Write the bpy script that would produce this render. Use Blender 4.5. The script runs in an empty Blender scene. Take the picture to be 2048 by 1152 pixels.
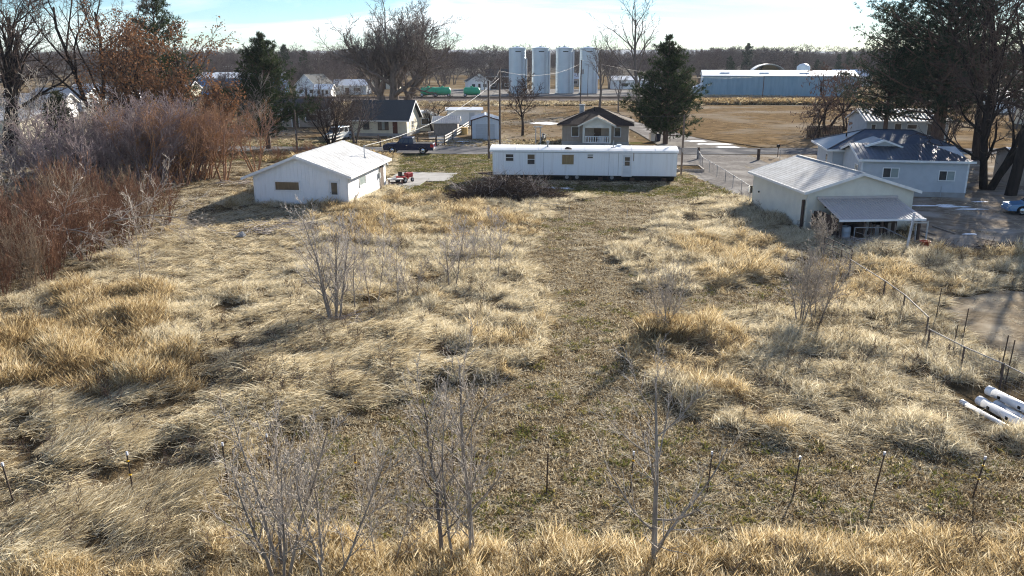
import bpy, math, random
import numpy as np
from mathutils import Vector, Matrix
R = math.radians
sc = bpy.context.scene
col = sc.collection
rnd = random.Random(7)

# ------------------------------------------------------------------ camera
CAM_H, FPX, PITCH = 10.5, 1600.0, math.atan(458/1600)
cam_d = bpy.data.cameras.new('camera'); cam = bpy.data.objects.new('camera', cam_d); col.objects.link(cam)
cam.location = (0, 0, CAM_H); cam.rotation_euler = (math.pi/2-PITCH, 0, 0)
cam_d.sensor_width = 36; cam_d.lens = FPX/2048*36; cam_d.clip_start = .1; cam_d.clip_end = 20000
sc.camera = cam

# ------------------------------------------------------------------ sky, sun, exposure
SUN_AZ, SUN_EL = R(31.5), R(21.5)
w = bpy.data.worlds.new('World'); sc.world = w; w.use_nodes = True
nt = w.node_tree; N = nt.nodes; L = nt.links
sky = N.new('ShaderNodeTexSky'); sky.sky_type = 'NISHITA'; sky.sun_disc = False
sky.sun_elevation = SUN_EL; sky.sun_rotation = SUN_AZ; sky.altitude = 900; sky.air_density = 1.0; sky.dust_density = .15; sky.ozone_density = 2.5
tc = N.new('ShaderNodeTexCoord'); mp = N.new('ShaderNodeMapping'); mp.inputs['Scale'].default_value = (1.3, 1.3, 13.0); mp.inputs['Rotation'].default_value = (0.1, 0.12, 0.3)
no = N.new('ShaderNodeTexNoise'); no.inputs['Scale'].default_value = 1.5; no.inputs['Detail'].default_value = 7; no.inputs['Roughness'].default_value = .58; no.inputs['Distortion'].default_value = .6
rp = N.new('ShaderNodeValToRGB'); rp.color_ramp.elements[0].position = .50; rp.color_ramp.elements[1].position = .70
mx = N.new('ShaderNodeMixRGB'); mx.inputs[2].default_value = (12.0, 12.4, 12.8, 1)
ml = N.new('ShaderNodeMath'); ml.operation = 'MULTIPLY'; ml.inputs[1].default_value = .75
L.new(tc.outputs['Generated'], mp.inputs[0]); L.new(mp.outputs[0], no.inputs['Vector']); L.new(no.outputs['Fac'], rp.inputs[0])
L.new(rp.outputs[0], ml.inputs[0]); L.new(ml.outputs[0], mx.inputs[0]); hs_ = N.new('ShaderNodeHueSaturation'); hs_.inputs['Saturation'].default_value = 1.2; L.new(sky.outputs[0], hs_.inputs['Color']); wb = N.new('ShaderNodeMixRGB'); wb.blend_type = 'MULTIPLY'; wb.inputs[0].default_value = 1; wb.inputs[2].default_value = (.76, .90, 1.06, 1); L.new(hs_.outputs[0], wb.inputs[1]); L.new(wb.outputs[0], mx.inputs[1])
bg = N['Background']; bg.inputs[1].default_value = .05; L.new(mx.outputs[0], bg.inputs[0])
sun_d = bpy.data.lights.new('sun', 'SUN'); sun_d.energy = 5.0; sun_d.angle = R(.55); sun_d.color = (1, .92, .80)
sun = bpy.data.objects.new('sun', sun_d); col.objects.link(sun)
sdir = Vector((math.sin(SUN_AZ)*math.cos(SUN_EL), math.cos(SUN_AZ)*math.cos(SUN_EL), math.sin(SUN_EL)))
sun.rotation_euler = (-sdir).to_track_quat('-Z', 'Y').to_euler(); sun.location = (40, 60, 60)
vs = sc.view_settings; vs.view_transform = 'Standard'; vs.look = 'None'; vs.exposure = 1.5; vs.gamma = 1.0; vs.use_curve_mapping = False
sc.cycles.use_denoising = True; sc.cycles.denoiser = 'OPENIMAGEDENOISE'; sc.cycles.denoising_input_passes = 'RGB_ALBEDO_NORMAL'; sc.cycles.denoising_prefilter = 'NONE'; sc.cycles.pixel_filter_type = 'BLACKMAN_HARRIS'; sc.cycles.filter_width = 1.15
sc.cycles.debug_use_spatial_splits = True; sc.cycles.use_light_tree = False
sc.cycles.max_bounces = 4; sc.cycles.diffuse_bounces = 2; sc.cycles.glossy_bounces = 2; sc.cycles.transmission_bounces = 2; sc.cycles.transparent_max_bounces = 8

# ------------------------------------------------------------------ survey helpers (photo measurements -> metres on the land)
CP, SP = math.cos(PITCH), math.sin(PITCH)
def ray(px, py):
    x = (px-1024)/FPX; y = -(py-576)/FPX
    return x, CP+y*SP, -SP+y*CP
def G(px, py, z=0.0):
    x, y, d = ray(px, py); t = (z-CAM_H)/d
    return Vector((x*t, y*t, z))
def HT(py, Y):
    x, y, d = ray(1024, py)
    return CAM_H+d*Y/y
def uv_of(X, Y, Zz):
    dz = Zz-CAM_H; f = Y*CP-dz*SP; u = Y*SP+dz*CP
    return 1024+FPX*X/f, 576-FPX*u/f
def on_wall(px, py, A, B):
    """where the sight line meets the vertical wall through A and B: (distance along, height)"""
    x, y, d = ray(px, py); ux, uy = B[0]-A[0], B[1]-A[1]; n = math.hypot(ux, uy); ux /= n; uy /= n
    nx, ny = -uy, ux
    t = (A[0]*nx+A[1]*ny)/(x*nx+y*ny)
    return (x*t-A[0])*ux+(y*t-A[1])*uy, CAM_H+d*t

# ------------------------------------------------------------------ numpy noise
def _h(ix, iy, s):
    n = (ix.astype(np.int64)*374761393+iy.astype(np.int64)*668265263+s*974634777) & 0xffffffff
    n = ((n ^ (n >> 13))*1274126177) & 0xffffffff
    return ((n ^ (n >> 16)) & 0xffff)/65535.0
def vnoise(x, y, s=0):
    x = np.asarray(x, float); y = np.asarray(y, float)
    ix = np.floor(x); iy = np.floor(y); fx = x-ix; fy = y-iy
    fx = fx*fx*(3-2*fx); fy = fy*fy*(3-2*fy)
    a = _h(ix, iy, s); b = _h(ix+1, iy, s); c = _h(ix, iy+1, s); d = _h(ix+1, iy+1, s)
    return (a*(1-fx)+b*fx)*(1-fy)+(c*(1-fx)+d*fx)*fy
def fbm(x, y, s=0, o=4):
    v = 0; a = .5; t = 0
    for k in range(o):
        v = v+a*vnoise(x*2**k, y*2**k, s+k*7); t += a; a *= .55
    return v/t
def inpoly(u, v, poly):
    r = np.zeros(u.shape, bool); n = len(poly)
    for i in range(n):
        x0, y0 = poly[i]; x1, y1 = poly[(i+1) % n]
        if y0 == y1: continue
        c = ((y0 > v) != (y1 > v)) & (u < (x1-x0)*(v-y0)/(y1-y0)+x0)
        r ^= c
    return r

# ------------------------------------------------------------------ materials
def mat(name, c, c2=None, scale=3.0, rough=.85, bump=0.0, bscale=None, metal=0.0, detail=6, stretch=(1, 1, 1), lo=.35, hi=.65, c3=None, s3=.4, spec=.35, coat=0, coord='Object', trans=0):
    m = bpy.data.materials.new(name); m.use_nodes = True; t = m.node_tree; n = t.nodes; l = t.links; b = n['Principled BSDF']
    b.inputs['Roughness'].default_value = rough; b.inputs['Metallic'].default_value = metal; b.inputs['Specular IOR Level'].default_value = spec
    if coat: b.inputs['Coat Weight'].default_value = coat; b.inputs['Coat Roughness'].default_value = .05
    b.inputs['Base Color'].default_value = (*c, 1)
    if c2 is None and not bump: return m
    co = n.new('ShaderNodeTexCoord'); mp = n.new('ShaderNodeMapping'); mp.inputs['Scale'].default_value = stretch; l.new(co.outputs[coord], mp.inputs[0])
    if c2 is not None:
        a = n.new('ShaderNodeTexNoise'); a.inputs['Scale'].default_value = scale; a.inputs['Detail'].default_value = detail; a.inputs['Roughness'].default_value = .62; l.new(mp.outputs[0], a.inputs['Vector'])
        r = n.new('ShaderNodeValToRGB'); r.color_ramp.elements[0].position = lo; r.color_ramp.elements[1].position = hi
        r.color_ramp.elements[0].color = (*c, 1); r.color_ramp.elements[1].color = (*c2, 1); l.new(a.outputs['Fac'], r.inputs[0]); out = r.outputs[0]
        if c3 is not None:
            a3 = n.new('ShaderNodeTexNoise'); a3.inputs['Scale'].default_value = s3; a3.inputs['Detail'].default_value = 5; l.new(co.outputs[coord], a3.inputs['Vector'])
            r3 = n.new('ShaderNodeValToRGB'); r3.color_ramp.elements[0].position = .48; r3.color_ramp.elements[1].position = .66; l.new(a3.outputs['Fac'], r3.inputs[0])
            x = n.new('ShaderNodeMixRGB'); l.new(r3.outputs[0], x.inputs[0]); l.new(out, x.inputs[1]); x.inputs[2].default_value = (*c3, 1); out = x.outputs[0]
        l.new(out, b.inputs['Base Color'])
    if bump:
        a2 = n.new('ShaderNodeTexNoise'); a2.inputs['Scale'].default_value = bscale or scale*3; a2.inputs['Detail'].default_value = 6; l.new(mp.outputs[0], a2.inputs['Vector'])
        bp = n.new('ShaderNodeBump'); bp.inputs['Strength'].default_value = bump; bp.inputs['Distance'].default_value = .05; l.new(a2.outputs['Fac'], bp.inputs['Height']); l.new(bp.outputs[0], b.inputs['Normal'])
    return m
def shingle_mat(name, c, c2, mortar, bw, rh, rot=0, rough=.9):
    m = bpy.data.materials.new(name); m.use_nodes = True; t = m.node_tree; n = t.nodes; l = t.links; b = n['Principled BSDF']; b.inputs['Roughness'].default_value = rough; b.inputs['Specular IOR Level'].default_value = .15
    co = n.new('ShaderNodeTexCoord'); mp = n.new('ShaderNodeMapping'); mp.inputs['Rotation'].default_value = (0, 0, rot); l.new(co.outputs['Object'], mp.inputs[0])
    k = n.new('ShaderNodeTexBrick'); k.inputs['Scale'].default_value = 1; k.inputs['Brick Width'].default_value = bw; k.inputs['Row Height'].default_value = rh; k.inputs['Mortar Size'].default_value = .018; k.inputs['Bias'].default_value = 0
    k.inputs['Color1'].default_value = (*c, 1); k.inputs['Color2'].default_value = (*c2, 1); k.inputs['Mortar'].default_value = (*mortar, 1); l.new(mp.outputs[0], k.inputs['Vector'])
    a = n.new('ShaderNodeTexNoise'); a.inputs['Scale'].default_value = .9; a.inputs['Detail'].default_value = 8; l.new(co.outputs['Object'], a.inputs['Vector'])
    r = n.new('ShaderNodeValToRGB'); r.color_ramp.elements[0].position = .3; r.color_ramp.elements[1].position = .7; r.color_ramp.elements[0].color = (.72, .7, .68, 1); l.new(a.outputs['Fac'], r.inputs[0])
    x = n.new('ShaderNodeMixRGB'); x.blend_type = 'MULTIPLY'; x.inputs[0].default_value = 1; l.new(k.outputs['Color'], x.inputs[1]); l.new(r.outputs[0], x.inputs[2]); l.new(x.outputs[0], b.inputs['Base Color'])
    bp = n.new('ShaderNodeBump'); bp.inputs['Strength'].default_value = .5; bp.inputs['Distance'].default_value = .03; l.new(k.outputs['Fac'], bp.inputs['Height']); bp.invert = True; l.new(bp.outputs[0], b.inputs['Normal'])
    return m
def leaf_mat(name, cols, trans=.35, attr=None, rough=.7, nscale=1.2):
    """thin leaves / blades: ramp of colours driven by a per-instance tint or by noise through the crown"""
    m = bpy.data.materials.new(name); m.use_nodes = True; t = m.node_tree; n = t.nodes; l = t.links
    b = n['Principled BSDF']; b.inputs['Roughness'].default_value = rough; b.inputs['Specular IOR Level'].default_value = .1
    r = n.new('ShaderNodeValToRGB'); e = r.color_ramp.elements
    while len(e) < len(cols): e.new(.5)
    for i, c in enumerate(cols): e[i].position = i/(len(cols)-1); e[i].color = (*c, 1)
    if attr:
        a = n.new('ShaderNodeAttribute'); a.attribute_type = 'INSTANCER'; a.attribute_name = attr
        a2 = n.new('ShaderNodeAttribute'); a2.attribute_name = 'blade'; q = n.new('ShaderNodeMath'); q.operation = 'MULTIPLY_ADD'; q.inputs[1].default_value = 1.1; q.inputs[2].default_value = -.55; l.new(a2.outputs['Fac'], q.inputs[0])
        q2 = n.new('ShaderNodeMath'); q2.operation = 'ADD'; q2.use_clamp = True; l.new(a.outputs['Fac'], q2.inputs[0]); l.new(q.outputs[0], q2.inputs[1]); l.new(q2.outputs[0], r.inputs[0])
    else:
        co = n.new('ShaderNodeTexCoord'); a = n.new('ShaderNodeTexNoise'); a.inputs['Scale'].default_value = nscale; a.inputs['Detail'].default_value = 5; a.inputs['Roughness'].default_value = .7; l.new(co.outputs['Object'], a.inputs['Vector'])
        q = n.new('ShaderNodeMapRange'); q.inputs[1].default_value = .3; q.inputs[2].default_value = .7; l.new(a.outputs['Fac'], q.inputs[0]); l.new(q.outputs[0], r.inputs[0])
    l.new(r.outputs[0], b.inputs['Base Color'])
    tr = n.new('ShaderNodeBsdfTranslucent'); l.new(r.outputs[0], tr.inputs[0])
    x = n.new('ShaderNodeMixShader'); x.inputs[0].default_value = trans; l.new(b.outputs[0], x.inputs[1]); l.new(tr.outputs[0], x.inputs[2]); l.new(x.outputs[0], n['Material Output'].inputs[0])
    return m
M = {}
M['white_wall'] = mat('white_wall', (.82, .83, .82), (.70, .70, .67), 1.6, .75, lo=.5, hi=.85, stretch=(2.5, 2.5, .3))
M['white_metal'] = mat('white_metal', (.82, .84, .84), (.64, .64, .62), 1.4, .5, lo=.48, hi=.9, stretch=(2.5, 2.5, .18))
M['white_trim'] = mat('white_trim', (.80, .80, .78), (.7, .7, .68), 3, .6)
M['white_roof'] = mat('white_roof', (.82, .82, .80), (.66, .64, .60), .8, .45, lo=.5, hi=.8, stretch=(.5, 2, 1))
M['cream_siding'] = mat('cream_siding', (.70, .68, .58), (.60, .58, .50), 1.2, .6, lo=.4, hi=.75)
M['grey_siding'] = mat('grey_siding', (.50, .53, .55), (.43, .46, .48), 1.5, .65, lo=.4, hi=.75)
M['tan_wall'] = mat('tan_wall', (.40, .33, .26), (.34, .28, .22), 2, .8)
M['cream_wall'] = mat('cream_wall', (.72, .66, .50), (.62, .57, .44), 1.5, .8)
M['steel_wall'] = mat('steel_wall', (.56, .63, .68), (.50, .56, .61), 1.5, .5)
M['door_grey'] = mat('door_grey', (.45, .50, .54), (.40, .45, .48), 2, .55)
M['dark_trim'] = mat('dark_trim', (.06, .03, .03), None, rough=.6)
M['red_door'] = mat('red_door', (.12, .035, .025), (.09, .03, .02), 4, .6)
M['brown_door'] = mat('brown_door', (.10, .065, .04), (.07, .045, .03), 4, .7)
M['door_white'] = mat('door_white', (.66, .68, .69), (.58, .60, .61), 2, .6)
M['glass'] = mat('glass', (.03, .034, .038), (.06, .062, .06), 1.5, .08, spec=.6)
M['glass_blind'] = mat('glass_blind', (.24, .30, .29), (.30, .35, .33), 2, .12, spec=.6)
M['glass_brown'] = mat('glass_brown', (.10, .075, .05), (.16, .12, .075), 3, .15, spec=.6, stretch=(3, 1, .4))
M['plywood'] = mat('plywood', (.30, .21, .10), (.22, .15, .07), 4, .8, stretch=(4, 4, .6))
M['shingle_white'] = shingle_mat('shingle_white', (.58, .60, .62), (.48, .50, .52), (.30, .31, .32), .32, .17, math.pi/2)
M['shingle_grey'] = shingle_mat('shingle_grey', (.52, .53, .53), (.46, .47, .47), (.26, .27, .27), .9, .2, math.pi/2)
M['shingle_brown'] = shingle_mat('shingle_brown', (.085, .06, .048), (.065, .046, .038), (.03, .024, .02), .4, .2)
M['shingle_dark'] = mat('shingle_dark', (.06, .066, .07), (.04, .045, .05), 8, .9)
M['roof_slate'] = mat('roof_slate', (.055, .065, .085), (.035, .042, .055), 3, .38, metal=.3)
M['awning'] = mat('awning', (.50, .455, .43), (.44, .40, .38), 2, .55)
M['galv'] = mat('galv', (.50, .56, .60), (.42, .48, .52), .5, .36, metal=.55, stretch=(1, 1, .5))
M['rail_grey'] = mat('rail_grey', (.30, .29, .28), (.17, .15, .135), 4, .7)
M['galv_dull'] = mat('galv_dull', (.36, .37, .38), (.27, .28, .29), 2, .6, metal=.3)
M['silo'] = mat('silo', (.58, .64, .68), (.50, .56, .60), .35, .42, metal=.35, stretch=(1, 1, .6))
M['concrete'] = mat('concrete', (.42, .41, .39), (.34, .33, .31), 1.5, .9, c3=(.3, .29, .27), s3=.5, bump=.2, bscale=20)
M['asphalt'] = mat('asphalt', (.13, .13, .135), (.10, .10, .105), 1.2, .9, bump=.3, bscale=30, c3=(.22, .215, .21), s3=.35)
M['gravel'] = mat('gravel', (.23, .215, .20), (.15, .14, .13), 2.5, .95, bump=.6, bscale=14, c3=(.31, .295, .275), s3=.28)
M['yard'] = mat('yard', (.15, .12, .09), (.27, .225, .175), 1.6, .95, bump=.7, bscale=8, c3=(.33, .30, .26), s3=.35)
M['corral'] = mat('corral', (.27, .22, .155), (.17, .135, .092), 2.2, .95, bump=.8, bscale=9, c3=(.36, .31, .235), s3=.5, stretch=(1, 2.2, 1))
M['land'] = mat('land', (.16, .115, .065), (.09, .068, .042), .35, .95, bump=.8, bscale=3, c3=(.2, .165, .115), s3=.06)
M['lot'] = mat('lot', (.20, .14, .078), (.09, .065, .04), .55, .95, bump=1, bscale=5, lo=.4, hi=.6, c3=(.23, .20, .16), s3=.055, stretch=(1, 1.8, 1))
M['lawn_soil'] = mat('lawn_soil', (.13, .10, .055), (.085, .07, .036), 1.6, .95, bump=.8, bscale=12, c3=(.11, .13, .045), s3=.25)
M['soil'] = mat('soil', (.045, .033, .02), (.12, .088, .05), 3.5, .95, bump=1, bscale=26, c3=(.16, .12, .07), s3=1.3)
M['ballast'] = mat('ballast', (.20, .17, .15), (.12, .105, .095), 2, .95, bump=1, bscale=5)
M['far_field'] = mat('far_field', (.13, .115, .09), (.09, .08, .07), .02, .95)
M['hill'] = mat('hill', (.08, .09, .11), (.11, .11, .12), .002, .95)
M['snow'] = mat('snow', (.85, .87, .9), (.75, .78, .83), 3, .7, bump=.4, bscale=8)
M['bark_grey'] = mat('bark_grey', (.20, .17, .15), (.11, .095, .085), 5, .9, bump=.5, bscale=14, stretch=(1, 1, .25))
M['bark_dark'] = mat('bark_dark', (.05, .04, .036), (.028, .023, .021), 5, .9, bump=.5, bscale=14, stretch=(1, 1, .25))
M['bark_pine'] = mat('bark_pine', (.15, .095, .07), (.08, .055, .045), 6, .9, bump=.6, bscale=14, stretch=(1, 1, .25))
M['bark_pale'] = mat('bark_pale', (.36, .315, .265), (.15, .13, .11), 5, .85, bump=.3, bscale=20, stretch=(1, 1, .3))
M['twig_grey'] = mat('twig_grey', (.19, .16, .145), (.11, .093, .086), 2, .85)
M['twig_pale'] = mat('twig_pale', (.50, .45, .39), (.28, .24, .20), 3, .85)
M['twig_purple'] = mat('twig_purple', (.14, .105, .108), (.34, .285, .28), 1.2, .85)
M['twig_red'] = mat('twig_red', (.11, .06, .042), (.27, .16, .105), 1.5, .85)
M['twig_tan'] = mat('twig_tan', (.20, .15, .105), (.32, .25, .18), 1.2, .85)
M['twig_orange'] = mat('twig_orange', (.36, .20, .09), (.25, .175, .155), .9, .85)
M['twig_brown'] = mat('twig_brown', (.075, .054, .047), (.12, .09, .075), 1.5, .85)
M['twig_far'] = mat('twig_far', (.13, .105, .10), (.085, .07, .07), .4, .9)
M['needle'] = leaf_mat('needle', [(.010, .018, .010), (.032, .05, .02), (.085, .11, .035)], .2, nscale=1.1)
M['needle_blue'] = leaf_mat('needle_blue', [(.012, .020, .014), (.032, .048, .030), (.075, .10, .055)], .2, nscale=1.0)
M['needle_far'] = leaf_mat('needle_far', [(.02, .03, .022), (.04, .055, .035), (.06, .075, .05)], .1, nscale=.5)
M['juniper'] = leaf_mat('juniper', [(.02, .026, .014), (.045, .05, .022), (.09, .085, .033)], .12, nscale=1.4)
M['rust_leaf'] = leaf_mat('rust_leaf', [(.10, .05, .028), (.20, .10, .05), (.15, .105, .07)], .35, nscale=.8)
M['pod'] = leaf_mat('pod', [(.09, .06, .05), (.15, .10, .08)], .15)
M['wood_pole'] = mat('wood_pole', (.13, .10, .085), (.085, .065, .055), 4, .9, stretch=(4, 4, .3))
M['wood_weathered'] = mat('wood_weathered', (.36, .32, .28), (.24, .205, .175), 4, .9, stretch=(3, 3, .5))
M['wood_dark'] = mat('wood_dark', (.10, .065, .05), (.065, .045, .035), 4, .9, stretch=(4, 4, .3))
M['white_wood'] = mat('white_wood', (.62, .60, .57), (.42, .40, .37), 3, .8)
M['post_steel'] = mat('post_steel', (.05, .048, .042), (.10, .055, .035), 6, .7)
M['cap_white'] = mat('cap_white', (.5, .52, .58), None, rough=.5)
M['clip_yellow'] = mat('clip_yellow', (.75, .42, .03), None, rough=.5)
M['pvc'] = mat('pvc', (.80, .81, .82), (.70, .70, .70), 1.5, .4)
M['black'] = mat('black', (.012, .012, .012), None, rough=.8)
M['rubber'] = mat('rubber', (.02, .02, .02), None, rough=.8)
M['chrome'] = mat('chrome', (.6, .6, .6), None, rough=.25, metal=.9)
M['paint_navy'] = mat('paint_navy', (.008, .013, .04), (.01, .017, .048), 3, .35, spec=.12)
M['paint_blue'] = mat('paint_blue', (.10, .24, .42), (.09, .22, .39), 3, .35, coat=.6)
M['paint_silver'] = mat('paint_silver', (.42, .46, .48), (.38, .42, .44), 3, .35, coat=.6)
M['paint_white'] = mat('paint_white', (.74, .75, .75), (.68, .69, .69), 3, .35, coat=.4)
M['paint_red'] = mat('paint_red', (.38, .03, .03), (.28, .025, .025), 5, .4)
M['tail_red'] = mat('tail_red', (.42, .01, .015), None, rough=.2)
M['lamp'] = mat('lamp', (.7, .72, .74), None, rough=.15)
M['tank_green'] = mat('tank_green', (.02, .34, .17), (.03, .42, .22), .6, .4)
M['orange'] = mat('orange', (.55, .09, .03), (.48, .08, .03), 5, .5)
M['cable'] = mat('cable', (.62, .62, .60), None, rough=.6)
M['cable_dark'] = mat('cable_dark', (.05, .05, .05), None, rough=.6)
M['steel_blue'] = mat('steel_blue', (.27, .41, .48), (.20, .32, .39), 1.2, .5, stretch=(1, 1, .15))
M['roof_pale'] = mat('roof_pale', (.62, .66, .70), (.55, .58, .62), .3, .5)
M['canvas'] = mat('canvas', (.78, .78, .74), (.7, .7, .66), .5, .6)
M['canvas_in'] = mat('canvas_in', (.62, .50, .26), (.55, .44, .22), .5, .8)
M['steel_far_blue'] = mat('steel_far_blue', (.10, .24, .46), None, rough=.6)
M['bale'] = mat('bale', (.40, .27, .10), (.30, .20, .08), 2, .95)
M['red_sign'] = mat('red_sign', (.45, .05, .05), None, rough=.6)
M['meter'] = mat('meter', (.40, .42, .43), None, rough=.5)
M['brush_dark'] = mat('brush_dark', (.10, .075, .06), (.06, .045, .038), 3, .9)
M['brush_pale'] = mat('brush_pale', (.42, .38, .36), (.26, .23, .215), 3, .9)

for k_ in ('lot', 'land', 'gravel', 'yard', 'corral', 'asphalt', 'lawn_soil', 'soil', 'ballast', 'far_field', 'hill', 'concrete', 'twig_far', 'twig_brown', 'twig_grey', 'twig_red', 'twig_purple', 'twig_orange', 'twig_tan', 'bark_dark', 'bark_grey', 'brush_dark'):
    M[k_].node_tree.nodes['Principled BSDF'].inputs['Specular IOR Level'].default_value = .0      # dull earth and bark: no sheen toward the low sun

# ------------------------------------------------------------------ object helpers
def tag(o, label=None, cat=None, group=None, kind=None):
    if label: o['label'] = label
    if cat: o['category'] = cat
    if group: o['group'] = group
    if kind: o['kind'] = kind
    return o
def thing(name, label, cat, loc=(0, 0, 0), rz=0, group=None):
    o = bpy.data.objects.new(name, None); col.objects.link(o); o.empty_display_size = .3
    o.location = (loc[0], loc[1], loc[2] if len(loc) > 2 else 0); o.rotation_euler = (0, 0, rz)
    return tag(o, label, cat, group)
def np_mesh(name, verts, tris=None, quads=None, smooth=False):
    me = bpy.data.meshes.new(name); verts = np.asarray(verts, np.float32)
    me.vertices.add(len(verts)); me.vertices.foreach_set('co', verts.ravel())
    parts = []; sizes = []
    if quads is not None and len(quads): parts.append(np.asarray(quads, np.int32).ravel()); sizes.append(np.full(len(quads), 4, np.int32))
    if tris is not None and len(tris): parts.append(np.asarray(tris, np.int32).ravel()); sizes.append(np.full(len(tris), 3, np.int32))
    li = np.concatenate(parts); sz = np.concatenate(sizes); st = np.concatenate([[0], np.cumsum(sz)[:-1]]).astype(np.int32)
    me.loops.add(len(li)); me.loops.foreach_set('vertex_index', li)
    me.polygons.add(len(sz)); me.polygons.foreach_set('loop_start', st)
    if smooth: me.polygons.foreach_set('use_smooth', np.ones(len(sz), bool))
    me.update(calc_edges=True)
    return me
def obj(name, me, m, parent=None, kind=None):
    o = bpy.data.objects.new(name, me); col.objects.link(o)
    if m is not None and not me.materials: me.materials.append(M[m] if isinstance(m, str) else m)
    if parent is not None: o.parent = parent
    if kind: o['kind'] = kind
    return o
def copy_tree(o, parent=None):
    c = o.copy(); col.objects.link(c); c.parent = parent
    for ch in list(o.children): copy_tree(ch, c)
    return c
class MB:
    """collects shapes, built as one mesh"""
    def __init__(s, xf=None): s.v = []; s.f = []; s.xf = xf; s.sm = False
    def add(s, vs, fs):
        b = len(s.v)
        for p in vs:
            p = s.xf(*p) if s.xf else p
            s.v.append(tuple(p))
        s.f += [[i+b for i in f] for f in fs]; return s
    def box(s, x0, x1, y0, y1, z0, z1):
        return s.add([(x0, y0, z0), (x1, y0, z0), (x1, y1, z0), (x0, y1, z0), (x0, y0, z1), (x1, y0, z1), (x1, y1, z1), (x0, y1, z1)],
                     [(0, 3, 2, 1), (4, 5, 6, 7), (0, 1, 5, 4), (1, 2, 6, 5), (2, 3, 7, 6), (3, 0, 4, 7)])
    def quad(s, *p): return s.add(p, [tuple(range(len(p)))])
    def slab(s, pts, dz):
        n = len(pts); return s.add(list(pts)+[(p[0], p[1], p[2]-dz) for p in pts], [tuple(range(n)), tuple(range(2*n-1, n-1, -1))]+[(i, i+n, (i+1) % n+n, (i+1) % n) for i in range(n)])
    def prism(s, poly, d0, d1, axis='y'):
        n = len(poly)
        f = (lambda a, b, d: (a, d, b)) if axis == 'y' else ((lambda a, b, d: (d, a, b)) if axis == 'x' else (lambda a, b, d: (a, b, d)))
        return s.add([f(a, b, d0) for a, b in poly]+[f(a, b, d1) for a, b in poly], [tuple(range(n-1, -1, -1)), tuple(range(n, 2*n))]+[(i, (i+1) % n, (i+1) % n+n, i+n) for i in range(n)])
    def bar(s, p0, p1, r0, r1=None, n=6, cap=True):
        r1 = r0 if r1 is None else r1; p0 = Vector(p0); p1 = Vector(p1); d = (p1-p0).normalized()
        u = d.orthogonal().normalized(); v = d.cross(u)
        ring = lambda p, r: [tuple(p+u*(r*math.cos(2*math.pi*k/n))+v*(r*math.sin(2*math.pi*k/n))) for k in range(n)]
        fs = [(k, (k+1) % n, (k+1) % n+n, k+n) for k in range(n)]
        if cap: fs += [tuple(range(n-1, -1, -1)), tuple(range(n, 2*n))]
        return s.add(ring(p0, r0)+ring(p1, r1), fs)
    def plank(s, p0, p1, w, t, up=(0, 0, 1)):
        p0 = Vector(p0); p1 = Vector(p1); d = (p1-p0).normalized(); a = d.cross(Vector(up)).normalized(); b = a.cross(d)
        o = [(-t/2, -w/2), (t/2, -w/2), (t/2, w/2), (-t/2, w/2)]
        vs = [tuple(p+a*i+b*j) for p in (p0, p1) for i, j in o]
        return s.add(vs, [(0, 1, 2, 3), (7, 6, 5, 4), (0, 4, 5, 1), (1, 5, 6, 2), (2, 6, 7, 3), (3, 7, 4, 0)])
    def tube(s, pts, r, n=5):
        for a, b in zip(pts[:-1], pts[1:]): s.bar(a, b, r, r, n, False)
        return s
    def lathe(s, prof, c=(0, 0, 0), n=16):
        vs = [(c[0]+r*math.cos(2*math.pi*k/n), c[1]+r*math.sin(2*math.pi*k/n), c[2]+z) for r, z in prof for k in range(n)]
        fs = [(j*n+k, j*n+(k+1) % n, (j+1)*n+(k+1) % n, (j+1)*n+k) for j in range(len(prof)-1) for k in range(n)]
        return s.add(vs, fs)
    def mesh(s, name, bevel=0, smooth=False):
        me = bpy.data.meshes.new(name); me.from_pydata(s.v, [], s.f); me.update()
        if smooth: me.polygons.foreach_set('use_smooth', np.ones(len(me.polygons), bool))
        return me
    def build(s, name, m, parent=None, kind=None, smooth=False, bevel=0):
        o = obj(name, s.mesh(name, smooth=smooth), m, parent, kind)
        if bevel:
            b = o.modifiers.new('bevel', 'BEVEL'); b.width = bevel; b.segments = 2; b.limit_method = 'ANGLE'
        return o
# ------------------------------------------------------------------ zones of the field, in photo measurements
Z_MOWN = [(1190, 392), (1330, 392), (1400, 402), (1250, 440), (1215, 480), (1230, 520), (1300, 590), (1400, 583), (1560, 560), (1690, 562), (1650, 622), (1480, 632), (1370, 642), (1300, 660), (1240, 720), (1330, 770), (1400, 835), (1500, 872), (1700, 900), (2060, 890), (2060, 1102), (1500, 1098), (1000, 1096), (390, 1100), (440, 985), (490, 905), (570, 868), (800, 800), (850, 778), (960, 760), (1062, 748), (1085, 680), (1090, 600), (1060, 520), (1075, 440)]
Z_MOWN2 = [(1240, 420), (1320, 425), (1290, 470), (1215, 490)]
Z_LODGED = [(-80, 800), (380, 765), (420, 650), (560, 610), (700, 640), (830, 640), (870, 700), (1062, 735), (900, 765), (800, 800), (560, 870), (480, 905), (430, 1000), (340, 1160), (-80, 1160)]
Z_GOLD = [(140, 585), (330, 585), (335, 650), (270, 720), (385, 715), (385, 800), (-60, 810), (-60, 690), (130, 660)]
Z_BAND = [(330, 1160), (370, 1104), (1000, 1098), (1500, 1100), (2100, 1104), (2100, 1250), (-60, 1250), (-60, 1160)]
Z_CORRAL = [(1862, 618), (1900, 585), (2150, 575), (2150, 840), (2010, 720), (1930, 668)]
Z_LAWN = [(790, 306), (975, 306), (985, 350), (1360, 352), (1392, 318), (1405, 338), (1500, 392), (1380, 402), (1330, 392), (1190, 392), (1000, 385), (900, 395), (800, 392), (770, 372)]
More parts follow.
